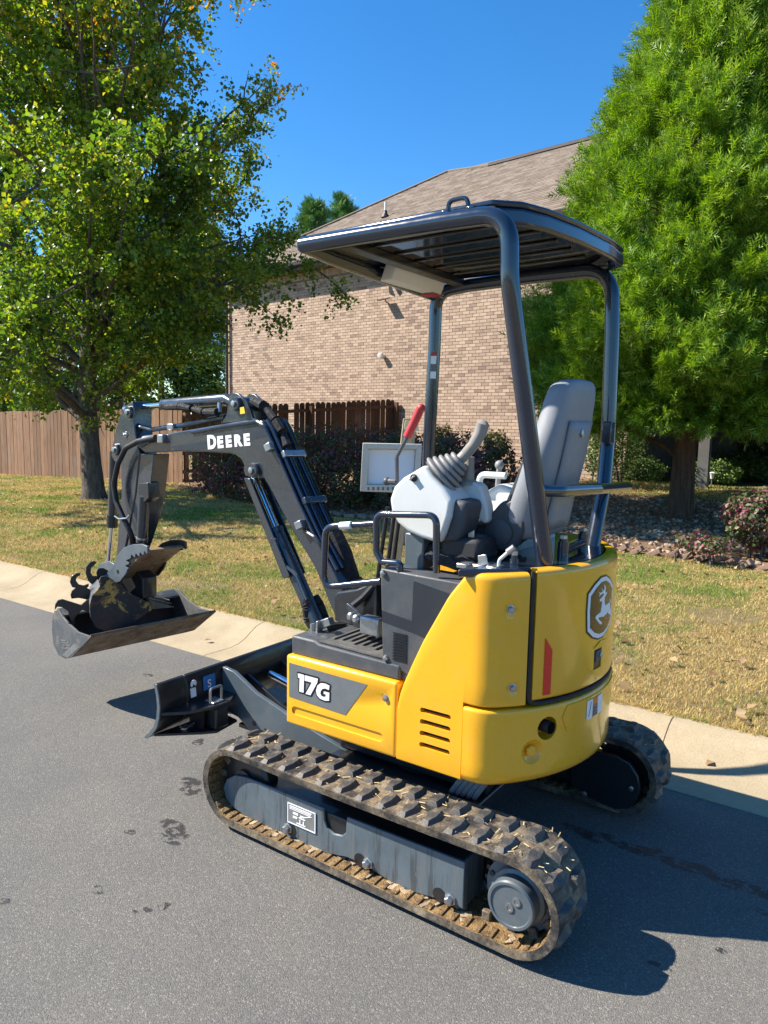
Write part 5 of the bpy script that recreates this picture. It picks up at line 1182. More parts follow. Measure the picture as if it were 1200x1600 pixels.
M['yel_leaf'] = mat_leaf('yellow_shrub_leaf', [(0, (.05, .10, .015)), (.5, (.19, .22, .03)), (1, (.42, .30, .05))], .5, .3)
M['wood_leaf'] = mat_leaf('woodland_leaf', [(0, (0.032, 0.081, 0.018)), (.5, (0.081, 0.171, 0.029)), (1, (0.198, 0.306, 0.050))], .5, .3, .3, .2)
M['needle'] = mat_leaf('pine_needles', [(0, (0.038, 0.104, 0.030)), (.5, (0.085, 0.199, 0.049)), (1, (0.209, 0.361, 0.085))], .55, .2, .4, .2)

def leaves_mesh(name, C, N, size, mat, aspect=.85, fold=.25):
    """C centres, N leaf normals (n,3); diamond leaves with a fold"""
    n = len(C); N = N/np.linalg.norm(N, axis=1, keepdims=True)
    A = nrg.normal(size=(n, 3)); A -= (A*N).sum(1, keepdims=True)*N; A /= np.linalg.norm(A, axis=1, keepdims=True); B = np.cross(N, A)
    s = (size*nrg.uniform(.65, 1.25, n))[:, None]
    p0 = C-A*s*.5; p2 = C+A*s*.5; p1 = C+B*s*aspect*.5-A*s*.08+N*s*fold*.5; p3 = C-B*s*aspect*.5-A*s*.08+N*s*fold*.5
    V = np.stack([p0, p1, p2, p3], 1).reshape(-1, 3); I = np.arange(n)*4
    F = np.stack([np.stack([I, I+1, I+2], -1), np.stack([I, I+2, I+3], -1)], 1).reshape(-1, 3)
    return np_mesh(name, V, F, mat)

# ---- maple
def branch_path(p0, d0, L, n, wig, up=.06):
    P = [np.array(p0, float)]; d = np.array(d0, float)/np.linalg.norm(d0)
    for i in range(n):
        d = d+nrg.normal(size=3)*wig+np.array([0, 0, up]); d /= np.linalg.norm(d); P.append(P[-1]+d*L/n)
    return P
def make_maple(base, H):
    bx, by, bz = base; root = tag(empty('maple_tree', tuple(base)), 'tall maple with green leaves turning yellow on the lawn before the board fence', 'tree')
    lead = [np.array([bx, by, bz-.1])]+[np.array([bx+.10*math.sin(z*.8)*min(1, z/2), by+.08*math.cos(z*.7)*min(1, z/2), bz+z]) for z in np.linspace(.15, H-.8, 22)]
    rad = [.27]+[max(.02, .185*(1-z/(H+.3))**.8) for z in np.linspace(.15, H-.8, 22)]; rad[1] = .21
    tr = MB().tube(lead, rad, 14).build('trunk', M['bark'], root, smooth=60)
    zs = [1.4, 2, 3.2, 4.2, 6, 8, 9, 10, H+.4]; rs = [2.6, 3.1, 3.8, 3.95, 3.8, 3.35, 2.85, 2.2, .2]
    limbs = MB(); TW = []
    k = 0; z = 1.35
    while z < H-1:
        az = k*2.39996+.35*nrg.normal(); k += 1
        el = R_(np.interp(z, [1.3, 2.5, 5, 8, 10.5], [20, 34, 46, 58, 68])+nrg.normal()*7)
        L = .6
        while L < 7.2 and L*math.cos(el) < np.interp(z+L*math.sin(el), zs, rs)*(.93+.09*math.sin(k*3.7)): L += .1
        p = np.array([np.interp(z, [q[2]-bz for q in lead], [q[0] for q in lead]), np.interp(z, [q[2]-bz for q in lead], [q[1] for q in lead]), bz+z])
        P = branch_path(p, (math.cos(az)*math.cos(el), math.sin(az)*math.cos(el), math.sin(el)), L, 9, .07, .0)
        r0 = max(.018, .075*(1-z/(H+1))*np.clip(L/4, .5, 1.1)); limbs.tube(P, list(np.linspace(r0, .008, len(P))), 7)
        for j in range(int(5+L*1.1)):
            u = nrg.uniform(.15, 1.0); i = min(int(u*9), 8); q = P[i]+(P[i+1]-P[i])*(u*9-i); dm = P[i+1]-P[i]; dm /= np.linalg.norm(dm)
            d2 = dm+nrg.normal(size=3)*.75; d2[2] += .05; L2 = min(L, 4.6)*.30*nrg.uniform(.6, 1.25)*(1.15-.55*u)
            Q = branch_path(q, d2, L2, 5, .16, .02); limbs.tube(Q, list(np.linspace(r0*.35+.003, .004, len(Q))), 5)
            for m in range(6):
                u2 = nrg.uniform(.15, 1.0); i2 = min(int(u2*5), 4); q2 = Q[i2]+(Q[i2+1]-Q[i2])*(u2*5-i2); d3 = (Q[i2+1]-Q[i2]); d3 = d3/np.linalg.norm(d3)+nrg.normal(size=3)*.7
                T = branch_path(q2, d3, nrg.uniform(.35, .75), 3, .2, .0); TW.append(T)
        z += np.interp(z, [1.3, 1.8, 5, 6, 11], [.12, .075, .085, .14, .16])
    # thin twigs as three-sided tubes, each with its leaves
    tw = MB()
    for T in TW[::2]: tw.tube(T, [.004, .0032, .0025, .0018], 3, caps=False)
    lo = limbs.build('limbs', M['bark'], tr, smooth=60, fix=False); lo['kind'] = 'stuff'
    t2 = tw.build('twigs', M['bark'], tr, smooth=60, fix=False); t2['kind'] = 'stuff'
    TWa = np.array(TW); n = len(TWa); per = 42
    u = nrg.uniform(0.05, 1, (n, per)); i = np.minimum((u*3).astype(int), 2); f = (u*3-i)[..., None]
    C = TWa[np.arange(n)[:, None], i]*(1-f)+TWa[np.arange(n)[:, None], i+1]*f; C = C.reshape(-1, 3)+nrg.normal(size=(n*per, 3))*.06; C[:, 2] -= nrg.uniform(0, .08, len(C))
    keep = C[:, 2] > bz+1.25; C = C[keep]
    N = nrg.normal(size=C.shape)*.9+np.array([.25, .15, .6])
    me = leaves_mesh('crown', C, N, .076, M['maple_leaf'], .9, .3); cr = link('crown', me, root); cr['kind'] = 'stuff'
    print('maple leaves', len(C)); return len(C)
MP = on((147, 781), 2, .13)
make_maple((MP[0], MP[1], float(hgt(MP[0], MP[1]))), 11.6)

# ---- columnar conifer
def spray_mesh(name, C, D, L, mat):
    """fern-like sprays: C base points, D directions, L lengths"""
    n = len(C); D = D/np.linalg.norm(D, axis=1, keepdims=True)
    S = np.cross(D, nrg.normal(size=(n, 3))); S /= np.linalg.norm(S, axis=1, keepdims=True); N = np.cross(S, D)
    tris = []
    def pt(u, v, w=0): return C+D*(L*u)[:, None]+S*(L*v)[:, None]+N*(L*w)[:, None]
    for (u, sgn, ln) in [(.08, 1, .36), (.16, -1, .42), (.26, 1, .44), (.36, -1, .44), (.48, 1, .40), (.58, -1, .36), (.70, 1, .28), (.78, -1, .22)]:
        dr = nrg.uniform(-.10, .02, n)
        a = pt(u-.035, 0); b = pt(u+.065, .01*sgn); c_ = C+D*(L*(u+ln*.75))[:, None]+S*(L*ln*.78*sgn)[:, None]+N*(L*dr)[:, None]; m_ = C+D*(L*(u+ln*.62))[:, None]+S*(L*(ln*.46)*sgn)[:, None]+N*(L*dr*.4)[:, None]
        tris.append(np.stack([a, b, c_], 1))
    tris.append(np.stack([pt(.6, -.05), pt(.6, .05), pt(1.05, 0, -.04)], 1))
    V = np.concatenate(tris, 1); k = V.shape[1]; V = V.reshape(-1, 3)
    F = np.arange(len(V)).reshape(-1, 3); return np_mesh(name, V, F, mat)
def make_conifer(base, H, R0, zb, n, label, lean=0):
    bx, by, bz = base; root = tag(empty('cypress_tree', tuple(base)), label, 'tree')
    P = [(bx, by, bz-.1), (bx+.01, by, bz+.15), (bx, by+.02, bz+1.2), (bx, by, bz+3), (bx, by, bz+H-.5)]
    tr = MB().tube(P, [.27, .20, .165, .13, .02], 14).build('trunk', M['bark_red'], root, smooth=60)
    lm = MB()
    for k in range(70):
        z = zb+.1+(H-zb-1)*(k/70)**1.1; az = k*2.4; R = 2.3*(1-(z-zb)/(H-zb))**.9*.8
        lm.tube([(bx, by, bz+z-.15), (bx+math.cos(az)*R*.5, by+math.sin(az)*R*.5, bz+z+.02), (bx+math.cos(az)*R, by+math.sin(az)*R, bz+z+.30)], [.03, .018, .006], 5)
    lo = lm.build('limbs', M['bark_red'], tr, fix=False); lo['kind'] = 'stuff'
    nc = n//20; v = nrg.uniform(0, 1, nc)**1.55; z = zb+(H-zb)*v; az = nrg.uniform(0, 2*math.pi, nc)
    env = np.interp(z, [1.7, 1.9, 2.2, 2.9, 4.2, 5.5, 7.0, 8.2, H], [1.7, 2.0, 2.2, 2.32, 1.95, 1.45, .78, .28, .02])*R0
    lump = 1+.09*np.sin(az*5+z*2.1)+.07*np.sin(az*9-z*3.7)+.06*np.sin(z*6+az*3); rr = np.maximum(env*lump*(1-np.abs(nrg.normal(size=nc))*.13)-.16, .04)
    C0 = np.stack([bx+np.cos(az)*rr, by+np.sin(az)*rr, bz+z-.1*rr], 1)
    D0 = np.stack([np.cos(az), np.sin(az), nrg.normal(.85, .35, nc)], 1)+nrg.normal(size=(nc, 3))*.25; D0[:, 2] -= np.where(v < .03, .8, 0); D0 /= np.linalg.norm(D0, axis=1, keepdims=True)
    Lc = nrg.uniform(.28, .60, nc); u = nrg.uniform(0, 1, (nc, 20))
    C = (C0[:, None]+D0[:, None]*(Lc[:, None]*u)[..., None]+nrg.normal(size=(nc, 20, 3))*.03).reshape(-1, 3)
    D = (D0[:, None]+nrg.normal(size=(nc, 20, 3))*.48).reshape(-1, 3); n = len(C)
    cr = link('crown', spray_mesh('crown', C, D, nrg.uniform(.14, .30, n), M['cypress_leaf']), root); cr['kind'] = 'stuff'
CY = on((1063, 816), 2, .16)
make_conifer((CY[0], CY[1], float(hgt(CY[0], CY[1]))), 9.3, 1.0, 1.72, 115000, 'large feathery bright green cypress with bare lower trunk beside the house')
MB().tube(fillet([(CY[0]+.02, CY[1], 1.10), (CY[0]+.28, CY[1]+.12, 1.36), (CY[0]+.55, CY[1]+.2, 1.50), (CY[0]+1.0, CY[1]+.3, 1.7)], .1), .035, 8).build('branch', M['bark_red'], bpy.data.objects['cypress_tree'])

# ---- shrubs
def make_shrub(name, label, cat, lumps, n, size, mat, group=None, stems=6, flat=.0):
    c0 = np.array(lumps[0][0]); gz = float(hgt(c0[0], c0[1])); root = tag(empty(name, (c0[0], c0[1], gz)), label, cat, group)
    Cs = []; Ns = []; w = np.array([l[1][0]*l[1][1]+l[1][0]*l[1][2] for l in lumps]); w = w/w.sum()
    for (c, r), ww in zip(lumps, w):
        m = int(n*ww); d = nrg.normal(size=(m, 3)); d /= np.linalg.norm(d, axis=1, keepdims=True)
        rad = 1-np.abs(nrg.normal(size=m))*.20; rad *= 1+.12*np.sin(d[:, 0]*7+d[:, 2]*5)+.10*np.sin(d[:, 1]*9-d[:, 2]*6)
        P = np.array(c)+d*np.array(r)*np.clip(rad, .25, 1.25)[:, None]; k = P[:, 2] > gz+.06; Cs.append(P[k]); Ns.append((d+nrg.normal(size=(m, 3))*.7+np.array([0, 0, .4]))[k])
    cr = link('foliage', leaves_mesh('foliage', np.concatenate(Cs), np.concatenate(Ns), size, mat, .75, .25), root); cr['kind'] = 'stuff'
    st = MB()
    for k in range(stems):
        l = lumps[k % len(lumps)]; a = nrg.uniform(0, 6.28); b = np.array([l[0][0]+.12*math.cos(a), l[0][1]+.12*math.sin(a), gz-.05]); t_ = np.array(l[0])+nrg.normal(size=3)*np.array(l[1])*.45
        st.tube([b, (b+t_)/2+nrg.normal(size=3)*.04, t_], [.016, .011, .005], 5)
    so2 = st.build('stems', M['bark'], root, fix=False); so2['kind'] = 'stuff'
    return root
def gp(px, py, z=.2): return on((px, py), 2, z)
def lump(px, py, D, rx, ry, rz): p = at_depth((px, py), D); return (tuple(p), (rx, ry, rz))
make_shrub('hedge_shrub', 'dense dark green and purple hedge shrub in front of the dark picket fence', 'shrub', [lump(470, 735, 13.2, .85, .75, .78), lump(400, 740, 13.8, .85, .75, .72), lump(540, 735, 12.8, .8, .7, .8), lump(345, 725, 14.6, .6, .6, .75)], 17000, .062, M['hedge_leaf'], stems=14)
make_shrub('hedge_shrub', 'dark purple-leaved hedge shrub against the brick house wall', 'shrub', [lump(700, 738, 12.6, .75, .7, .72), lump(615, 740, 12.6, .7, .7, .78), lump(770, 745, 12.2, .45, .6, .60)], 14000, .062, M['hedge_leaf'], stems=12)
make_shrub('yellow_shrub', 'small yellow-green shrub behind the purple hedge by the brick wall', 'shrub', [lump(690, 690, 15.5, .35, .3, .35), lump(775, 695, 15.2, .28, .3, .3)], 2200, .06, M['yel_leaf'])
make_shrub('fringe_flower_shrub', 'shrub with pink and green leaves at the end of the gravel bed', 'shrub', [lump(1180, 812, 8.4, .33, .4, .34), lump(1235, 812, 8.2, .4, .4, .36)], 5200, .055, M['fringe_leaf'], stems=10)
make_shrub('fringe_flower_sprig', 'low sprawling pink and purple sprig beside the sawtooth brick edging', 'plant', [lump(1115, 852, 8.0, .22, .2, .10), lump(1075, 848, 8.2, .12, .14, .09), lump(1095, 838, 8.3, .1, .1, .10)], 620, .05, M['fringe_leaf'], stems=5)
for (px, py, D, r, lab) in ((1004, 735, 15.5, .42, 'boxwood bush next to the tall evergreen shrub by the wall'), (1093, 738, 15.6, .45, 'light green boxwood bush just past the cypress trunk'), (1122, 738, 15.4, .42, 'rounded boxwood bush with a small lamp before it'), (1155, 728, 16.6, .55, 'dark green clipped bush by the porch'), (1190, 735, 16.3, .5, 'dark clipped bush beside the porch post')):
    make_shrub('boxwood_bush', lab, 'bush', [lump(px, py, D, r, r, r*.72), lump(px+8, py+3, D, r*.9, r*.9, r*.66)], 3600, .045, M['box_leaf'], 'boxwood bushes by the porch', stems=4)
make_shrub('evergreen_shrub', 'tall dark evergreen shrub behind the seat of the machine by the wall', 'shrub', [lump(965, 690, 14.8, .6, .6, .75), lump(935, 700, 14.6, .45, .5, .6)], 6000, .05, M['box_leaf'], stems=6)

# ---- trees beyond the fence
def make_pine(base, H, label, cr=2.6, lo=.45, n=5200, mat='needle'):
    root = tag(empty('pine_tree', tuple(base)), label, 'tree', 'pine trees beyond the fence'); b = np.array(base, float)
    tr = MB().tube([b-[0, 0, .1], b+[.05, 0, H*.4], b+[.1, .05, H*.97]], [.17, .13, .03], 8).build('trunk', M['bark_pine'], root, smooth=60)
    C = []; D = []; lm = MB()
    for k in range(46):
        u = lo+(1-lo)*(k/46)**.9; z = H*u; az = k*2.4+nrg.normal()*.3; R = cr*(1-((u-lo)/(1-lo))**1.3)*nrg.uniform(.6, 1.05)+.25
        e = b+[math.cos(az)*R, math.sin(az)*R, z+.18*R]; s = b+[.05, 0, z-.1]; lm.tube([s, (s+e)/2-[0, 0, .05], e], [.035, .02, .006], 4)
        m = int(n/46); t_ = nrg.uniform(.35, 1.05, m)[:, None]; C.append(s+(e-s)*t_+nrg.normal(size=(m, 3))*np.array([.22, .22, .14])*(.5+R*.3)); D.append((e-s)/np.linalg.norm(e-s)+nrg.normal(size=(m, 3))*.7+[0, 0, .5])
    o = lm.build('limbs', M['bark_pine'], tr, fix=False); o['kind'] = 'stuff'
    C = np.concatenate(C); D = np.concatenate(D); o = link('crown', spray_mesh('crown', C, D, nrg.uniform(.30, .55, len(C)), M[mat]), root); o['kind'] = 'stuff'
def make_wood_tree(base, H, R, label, n=9000):
    root = tag(empty('woodland_tree', tuple(base)), label, 'tree', 'leafy trees beyond the fence'); b = np.array(base, float)
    tr = MB().tube([b-[0, 0, .1], b+[.1, .1, H*.4], b+[0, .1, H*.85]], [.16, .11, .03], 8).build('trunk', M['bark'], root, smooth=60)
    C = []; N = []
    for k in range(26):
        az = k*2.4; u = nrg.uniform(.25, .95); rr = R*math.sqrt(nrg.uniform(.1, 1))*(1-.55*u); c = b+[math.cos(az)*rr, math.sin(az)*rr, H*u]; s = nrg.uniform(.5, 1.0)*R*.36
        m = n//26; d = nrg.normal(size=(m, 3)); d /= np.linalg.norm(d, axis=1, keepdims=True); C.append(c+d*s*np.clip(1-np.abs(nrg.normal(size=(m, 1)))*.3, .1, 1)*[1, 1, .75]); N.append(d+nrg.normal(size=(m, 3))*.6+[0, 0, .5])
    o = link('crown', leaves_mesh('crown', np.concatenate(C), np.concatenate(N), .16, M['wood_leaf'], .8, .25), root); o['kind'] = 'stuff'
for i, (px, D, H, R, lab) in enumerate([(70, 31, 6.0, 2.6, 'leafy green tree rising behind the sunlit board fence'), (205, 29, 5.2, 2.3, 'low leafy tree just behind the fence corner'), (-60, 29, 7, 3, 'leafy tree at the far end behind the board fence'), (300, 30, 4.6, 2.0, 'small leafy tree between the fence corner and the house corner')]):
    p = at_depth((px, 700), D); make_wood_tree((p[0], p[1], -.1), H, R, lab)
for i, (px, D, H, lab) in enumerate([(532, 47, 15.6, 'pine top showing above the lower end of the roof hip'), (490, 44, 14.4, 'pine top beside the maple above the roof'), (567, 50, 15.2, 'narrow pine top nearest the roof slope'), (255, 40, 12.5, 'tall pine seen through the maple crown'), (325, 38, 11.5, 'pine standing beside the house corner beyond the dark picket fence'), (120, 42, 13, 'pine behind the maple trunk'), (20, 40, 13.5, 'pine behind the sunlit board fence, well away from the house'), (290, 36, 9.5, 'short pine between maple and house'), (190, 37, 10, 'pine standing between the maple trunk and the fence corner'), (-80, 43, 14, 'pine beyond the end of the fence')]):
    p = at_depth((px, 700), D); make_pine((p[0], p[1], -.2), H, lab, cr=2.4 if H > 12 else 2.0, lo=.42 if px < 400 else .55)
# far woods closing the horizon: one mass
p_l = []; C = []; N = []
for k in range(420):
    q = 2*math.pi*k/420; rr = 96+9*math.sin(k*1.7); p = np.array([3+rr*math.cos(q), -3+rr*math.sin(q)]); h = 8.0+2.5*math.sin(k*.9)+2*math.sin(k*2.3)
    m = 150; d = nrg.normal(size=(m, 3)); d /= np.linalg.norm(d, axis=1, keepdims=True); C.append(np.array([p[0], p[1], h*.45])+d*[2.6, 2.6, h*.55]*nrg.uniform(.6, 1, (m, 1))); N.append(d+[0, 0, .5])
C = np.concatenate(C); N = np.concatenate(N); C[:, 2] = np.maximum(C[:, 2], .2)
tag(link('woods', leaves_mesh('woods', C, N, .75, M['wood_leaf'], .8, .25)), 'distant green woods along the horizon beyond the fence', 'woods', kind='stuff')
# ---------------------------------------------------------------- ground cover and small things
def mat_grass():
    t = NT('grass_blades'); f = t.n('NewGeometry').outputs['Random Per Island']; P = t.n('NewGeometry').outputs['Position']
    n1 = t.noise(.75, 5, .68, vec=P); n2 = t.noise(4.5, 4, .7, vec=P)
    dry = t.ramp(f, [(0, (.34, .23, .08)), (.4, (.58, .43, .15)), (.8, (.74, .57, .23)), (1, (.80, .66, .36))])
    grn = t.ramp(f, [(0, (.10, .17, .025)), (.5, (.21, .32, .045)), (1, (.38, .46, .10))])
    k = t.math('ADD', t.mapr(n1, .38, .66, -.25, .75), t.mapr(n2, .35, .65, -.28, .28)); k = t.math('GREATER_THAN', t.math('ADD', k, t.mapr(t.math('FRACT', t.math('MULTIPLY', f, 7.31)), 0, 1, -.35, .35)), .31)
    c = t.mix(k, dry, grn); t.set(col=c, rough=.7, spec=.2)
    tr = t.n('BsdfTranslucent'); t.t.links.new(c, tr.inputs[0]); mx = t.n('MixShader'); mx.inputs[0].default_value = .35
    t.t.links.new(t.b.outputs[0], mx.inputs[1]); t.t.links.new(tr.outputs[0], mx.inputs[2]); t.t.links.new(mx.outputs[0], t.out.inputs[0]); return t.m
M['grass'] = mat_grass()
def scatter(n, x0, x1, y0, y1, power, ok):
    X = nrg.uniform(x0, x1, n*6); Y = nrg.uniform(y0, y1, n*6); D = np.hypot(X-CAM[0], Y-CAM[1]); w = (4.6/D)**power
    k = (nrg.uniform(0, 1, n*6) < w) & ok(X, Y); X, Y, D = X[k][:n], Y[k][:n], D[k][:n]; return X, Y, D
def bare(x, y): return np.sin(x*1.7+np.sin(y*2.3)*1.3)*np.sin(y*1.9+np.sin(x*1.1)*1.7)
ok = lambda X, Y: (Y < -1.42) & ((Y > bed_y(X)+.03) | (X > 12.4)) & (nrg.uniform(0, 1, len(X)) < 1-.75*(bare(X, Y) > .78))
def blades(n, x0, x1, y0, y1, power, ok, h0, h1, name):
    X, Y, D = scatter(n, x0, x1, y0, y1, power, ok); m = len(X); Zg = hgt(X, Y)
    a = nrg.uniform(0, 2*math.pi, m); w = nrg.uniform(.0014, .0030, m)*np.clip(D/5, 1, 3.2); h = nrg.uniform(h0, h1, m)*np.clip(.75+D/22, 1, 1.35); ln = nrg.uniform(.2, 1.1, m)*h; b = nrg.uniform(0, 2*math.pi, m)
    p0 = np.stack([X-np.cos(a)*w, Y-np.sin(a)*w, Zg-.004], 1); p1 = np.stack([X+np.cos(a)*w, Y+np.sin(a)*w, Zg-.004], 1); p2 = np.stack([X+np.cos(b)*ln, Y+np.sin(b)*ln, Zg+h*nrg.uniform(.5, 1, m)], 1)
    V = np.stack([p0, p1, p2], 1).reshape(-1, 3); return link(name, np_mesh(name, V, np.arange(len(V)).reshape(-1, 3), M['grass']))
tag(blades(620000, -4, 20, -9.4, -1.42, 1.15, ok, .014, .036, 'grass'), 'short patchy tan and green lawn grass behind the kerb', 'grass', kind='stuff')
tag(blades(9000, -2.5, 9, -1.47, -1.405, .8, lambda X, Y: Y < 0, .025, .055, 'verge_grass'), 'ragged grass growing over the back of the kerb', 'grass', kind='stuff')
ok2 = lambda X, Y: (Y < -11.45) & (Y > -13.6)
tag(blades(16000, -3.5, 3.4, -13.6, -11.45, .5, ok2, .02, .05, 'grass_strip'), 'narrow strip of grass between the two block edgings', 'grass', kind='stuff')
# fallen leaves
M['litter'] = mat_leaf('fallen_leaf', [(0, (.12, .06, .03)), (.4, (.26, .15, .07)), (.75, (.42, .29, .15)), (1, (.55, .42, .26))], .7, .15, 1, .2)
def litter(n, x0, x1, y0, y1, size, okf, name, label, zoff=.012):
    X, Y, D = scatter(n, x0, x1, y0, y1, .6, okf); Zg = hgt(X, Y)+zoff
    C = np.stack([X, Y, Zg+nrg.uniform(0, .025, len(X))], 1); N = nrg.normal(size=C.shape)*.35+[0, 0, 1]
    return tag(link(name, leaves_mesh(name, C, N, size, M['litter'], .8, .35)), label, 'leaves', kind='stuff')
litter(1500, -2, 18, -9, -1.5, .055, ok, 'fallen_leaves', 'scattered dry fallen leaves on the lawn', .03)
litter(5200, 3.2, 12.3, -13.5, -6.0, .065, lambda X, Y: Y < bed_y(X)-.02, 'leaf_litter', 'dry leaf litter covering the hedge bed', .018)
for (px, py, s, lab) in ((1110, 1196, .06, 'single reddish dry leaf lying in the gutter beside the far track'), (325, 1002, .05, 'small dry leaf lying on the gutter beyond the blade')):
    p = on((px, py), 2, .012); o = link('dry_leaf', leaves_mesh('dry_leaf', np.array([[0, 0, 0]]), np.array([[.1, .1, 1.]]), s, M['litter'], .7, .5)); o.location = (p[0], p[1], .022); tag(o, lab, 'leaf')
litter(3600, -3.4, 4.6, -11.3, -6.0, .06, lambda X, Y: Y < bed_y(X)-.05, 'mulch_leaves', 'brown leaf litter among the gravel round the cypress trunk', .03)
# gravel
M['gravel'] = (lambda t: (t.set(col=t.mix(.4, t.ramp(t.n('NewGeometry').outputs['Random Per Island'], [(0, (.15, .105, .075)), (.4, (.30, .225, .16)), (.8, (.44, .35, .25)), (1, (.58, .51, .42))]), t.ramp(t.noise(40, 4, .7), [(.3, (.12, .09, .065)), (.7, (.48, .38, .27))])), rough=.85, spec=.25), t.m)[1])(NT('river_gravel'))
def stones(n, x0, x1, y0, y1, okf, s0, s1, name):
    X, Y, D = scatter(n, x0, x1, y0, y1, .3, okf); m = len(X); Zg = hgt(X, Y)
    ph = (1+5**.5)/2; ico = np.array([(-1, ph, 0), (1, ph, 0), (-1, -ph, 0), (1, -ph, 0), (0, -1, ph), (0, 1, ph), (0, -1, -ph), (0, 1, -ph), (ph, 0, -1), (ph, 0, 1), (-ph, 0, -1), (-ph, 0, 1)])/1.9
    fc = np.array([(0, 11, 5), (0, 5, 1), (0, 1, 7), (0, 7, 10), (0, 10, 11), (1, 5, 9), (5, 11, 4), (11, 10, 2), (10, 7, 6), (7, 1, 8), (3, 9, 4), (3, 4, 2), (3, 2, 6), (3, 6, 8), (3, 8, 9), (4, 9, 5), (2, 4, 11), (6, 2, 10), (8, 6, 7), (9, 8, 1)])
    s = nrg.uniform(s0, s1, m)[:, None, None]; sc = nrg.uniform(.6, 1.2, (m, 1, 3))*[1, 1, .6]; j = 1+nrg.normal(size=(m, 12, 1))*.12
    a = nrg.uniform(0, 6.28, m); ca, sa = np.cos(a)[:, None], np.sin(a)[:, None]; Vl = ico[None]*s*sc*j
    V = np.stack([Vl[..., 0]*ca-Vl[..., 1]*sa+X[:, None], Vl[..., 0]*sa+Vl[..., 1]*ca+Y[:, None], Vl[..., 2]+(Zg+.02)[:, None]], -1).reshape(-1, 3)
    F = (fc[None]+(np.arange(m)*12)[:, None, None]).reshape(-1, 3); return link(name, np_mesh(name, V, F, M['gravel']))
tag(stones(3400, -3.5, 4.6, -11.35, -6.0, lambda X, Y: (Y < bed_y(X)-.06), .018, .05, 'river_gravel'), 'pale river gravel covering the bed round the cypress trunk', 'gravel', kind='stuff')
# brick edging of the beds
M['edge_brick'] = (lambda t: (t.set(col=t.mix(.4, t.ramp(t.n('ObjectInfo').outputs['Random'], [(0, (.17, .10, .075)), (.5, (.27, .165, .12)), (1, (.36, .25, .19))]), t.ramp(t.noise(30, 5, .7), [(.3, (.13, .08, .06)), (.7, (.38, .28, .22))])), rough=.9, spec=.2, nrm=t.bump(t.noise(70, 4, .7), .5, .006)), t.m)[1])(NT('edging_brick'))
ebm = MB().box((0, 0, 0), (.195, .092, .058)).mesh('brick', M['edge_brick'], 0)
def edging(name, label, pts, step, tilt, jitter, z=.16):
    G = [Vector(on(p, 2, z)) for p in pts]; root = tag(empty(name, tuple(G[0])), label, 'edging')
    L = 0
    for a, b in zip(G[:-1], G[1:]):
        d = (b-a); n = int(d.length/step); u = d.normalized(); ang = math.atan2(u.y, u.x)
        for k in range(n):
            p = a+d*((k+.5)/n); o = link('brick', ebm, root); zz = float(hgt(p.x, p.y))
            o.location = (p.x+rng.gauss(0, jitter*.03), p.y+rng.gauss(0, jitter*.05), zz+(.028 if tilt else .035+.02*rng.random()))
            o.rotation_euler = (rng.gauss(0, .08*jitter), -R_(tilt)+rng.gauss(0, .07), ang+rng.gauss(0, .12*jitter)); bv = o.modifiers.new('b', 'BEVEL'); bv.width = .005; bv.segments = 2
edging('sawtooth_brick_edging', 'row of tilted sawtooth bricks edging the gravel bed', [(905, 853), (960, 861), (1060, 873), (1200, 894), (1250, 901)], .155, 34, .4)
edging('loose_brick_edging', 'uneven row of old loose bricks edging the hedge bed', [(397, 783), (470, 800), (560, 812), (640, 826), (720, 837), (800, 847), (905, 853)], .22, 0, 1.0)
p = on((408, 778), 2, .16); o = link('loose_brick', ebm); o.location = (p[0], p[1], float(hgt(p[0], p[1]))+.11); o.rotation_euler = (.3, .5, .8); tag(o, 'single brick resting on top of the loose brick edging under the boom', 'brick')
# block edgings near the house
M['block'] = paint('retaining_block', (.125, .095, .078), .95, var=.35, vs=5, bump=.6, bs=30)
def blockwall(name, label, p0, p1, D0, D1, zb, rows, bw, bh, cap=False):
    a = at_depth(p0, D0); b = at_depth(p1, D1); a[2] = b[2] = zb; d = Vector(b-a); n = int(d.length/bw); u = d.normalized(); ang = math.atan2(u.y, u.x)
    root = tag(empty(name, tuple(a)), label, 'wall'); me = MB().slab([(-bw/2+.004, -.10, -bh/2+.002), (bw/2-.004, -.10, -bh/2+.002), (bw/2-.02, .10, -bh/2+.002), (-bw/2+.02, .10, -bh/2+.002)], (0, 0, bh-.004)).mesh('block', M['block'], 0)
    for r in range(rows):
        for k in range(n):
            q = Vector(a)+d*((k+.5+(.5 if r % 2 else 0))/n); o = link('block', me, root); o.location = (q.x+rng.gauss(0, .006), q.y+rng.gauss(0, .01), zb+bh*(r+.5)); o.rotation_euler = (0, 0, ang+rng.gauss(0, .02))
blockwall('low_block_edging', 'single row of dark blocks behind the gravel bed', (905, 792), (1240, 800), 13.4, 12.4, .10, 1, .30, .17)
blockwall('block_retaining_wall', 'low dark two-course block wall below the boxwood bushes', (900, 770), (1300, 770), 16.3, 14.8, .22, 2, .34, .125)
tag(MB().slab([at_depth((880, 752), 16.5)*[1, 1, 0]+[0, 0, .45], at_depth((1340, 752), 14.9)*[1, 1, 0]+[0, 0, .45], at_depth((1340, 752), 19)*[1, 1, 0]+[0, 0, .45], at_depth((880, 752), 19)*[1, 1, 0]+[0, 0, .45]], (0, 0, -.3)).build('porch_bed', M['mulch'], smooth=0), kind='structure')
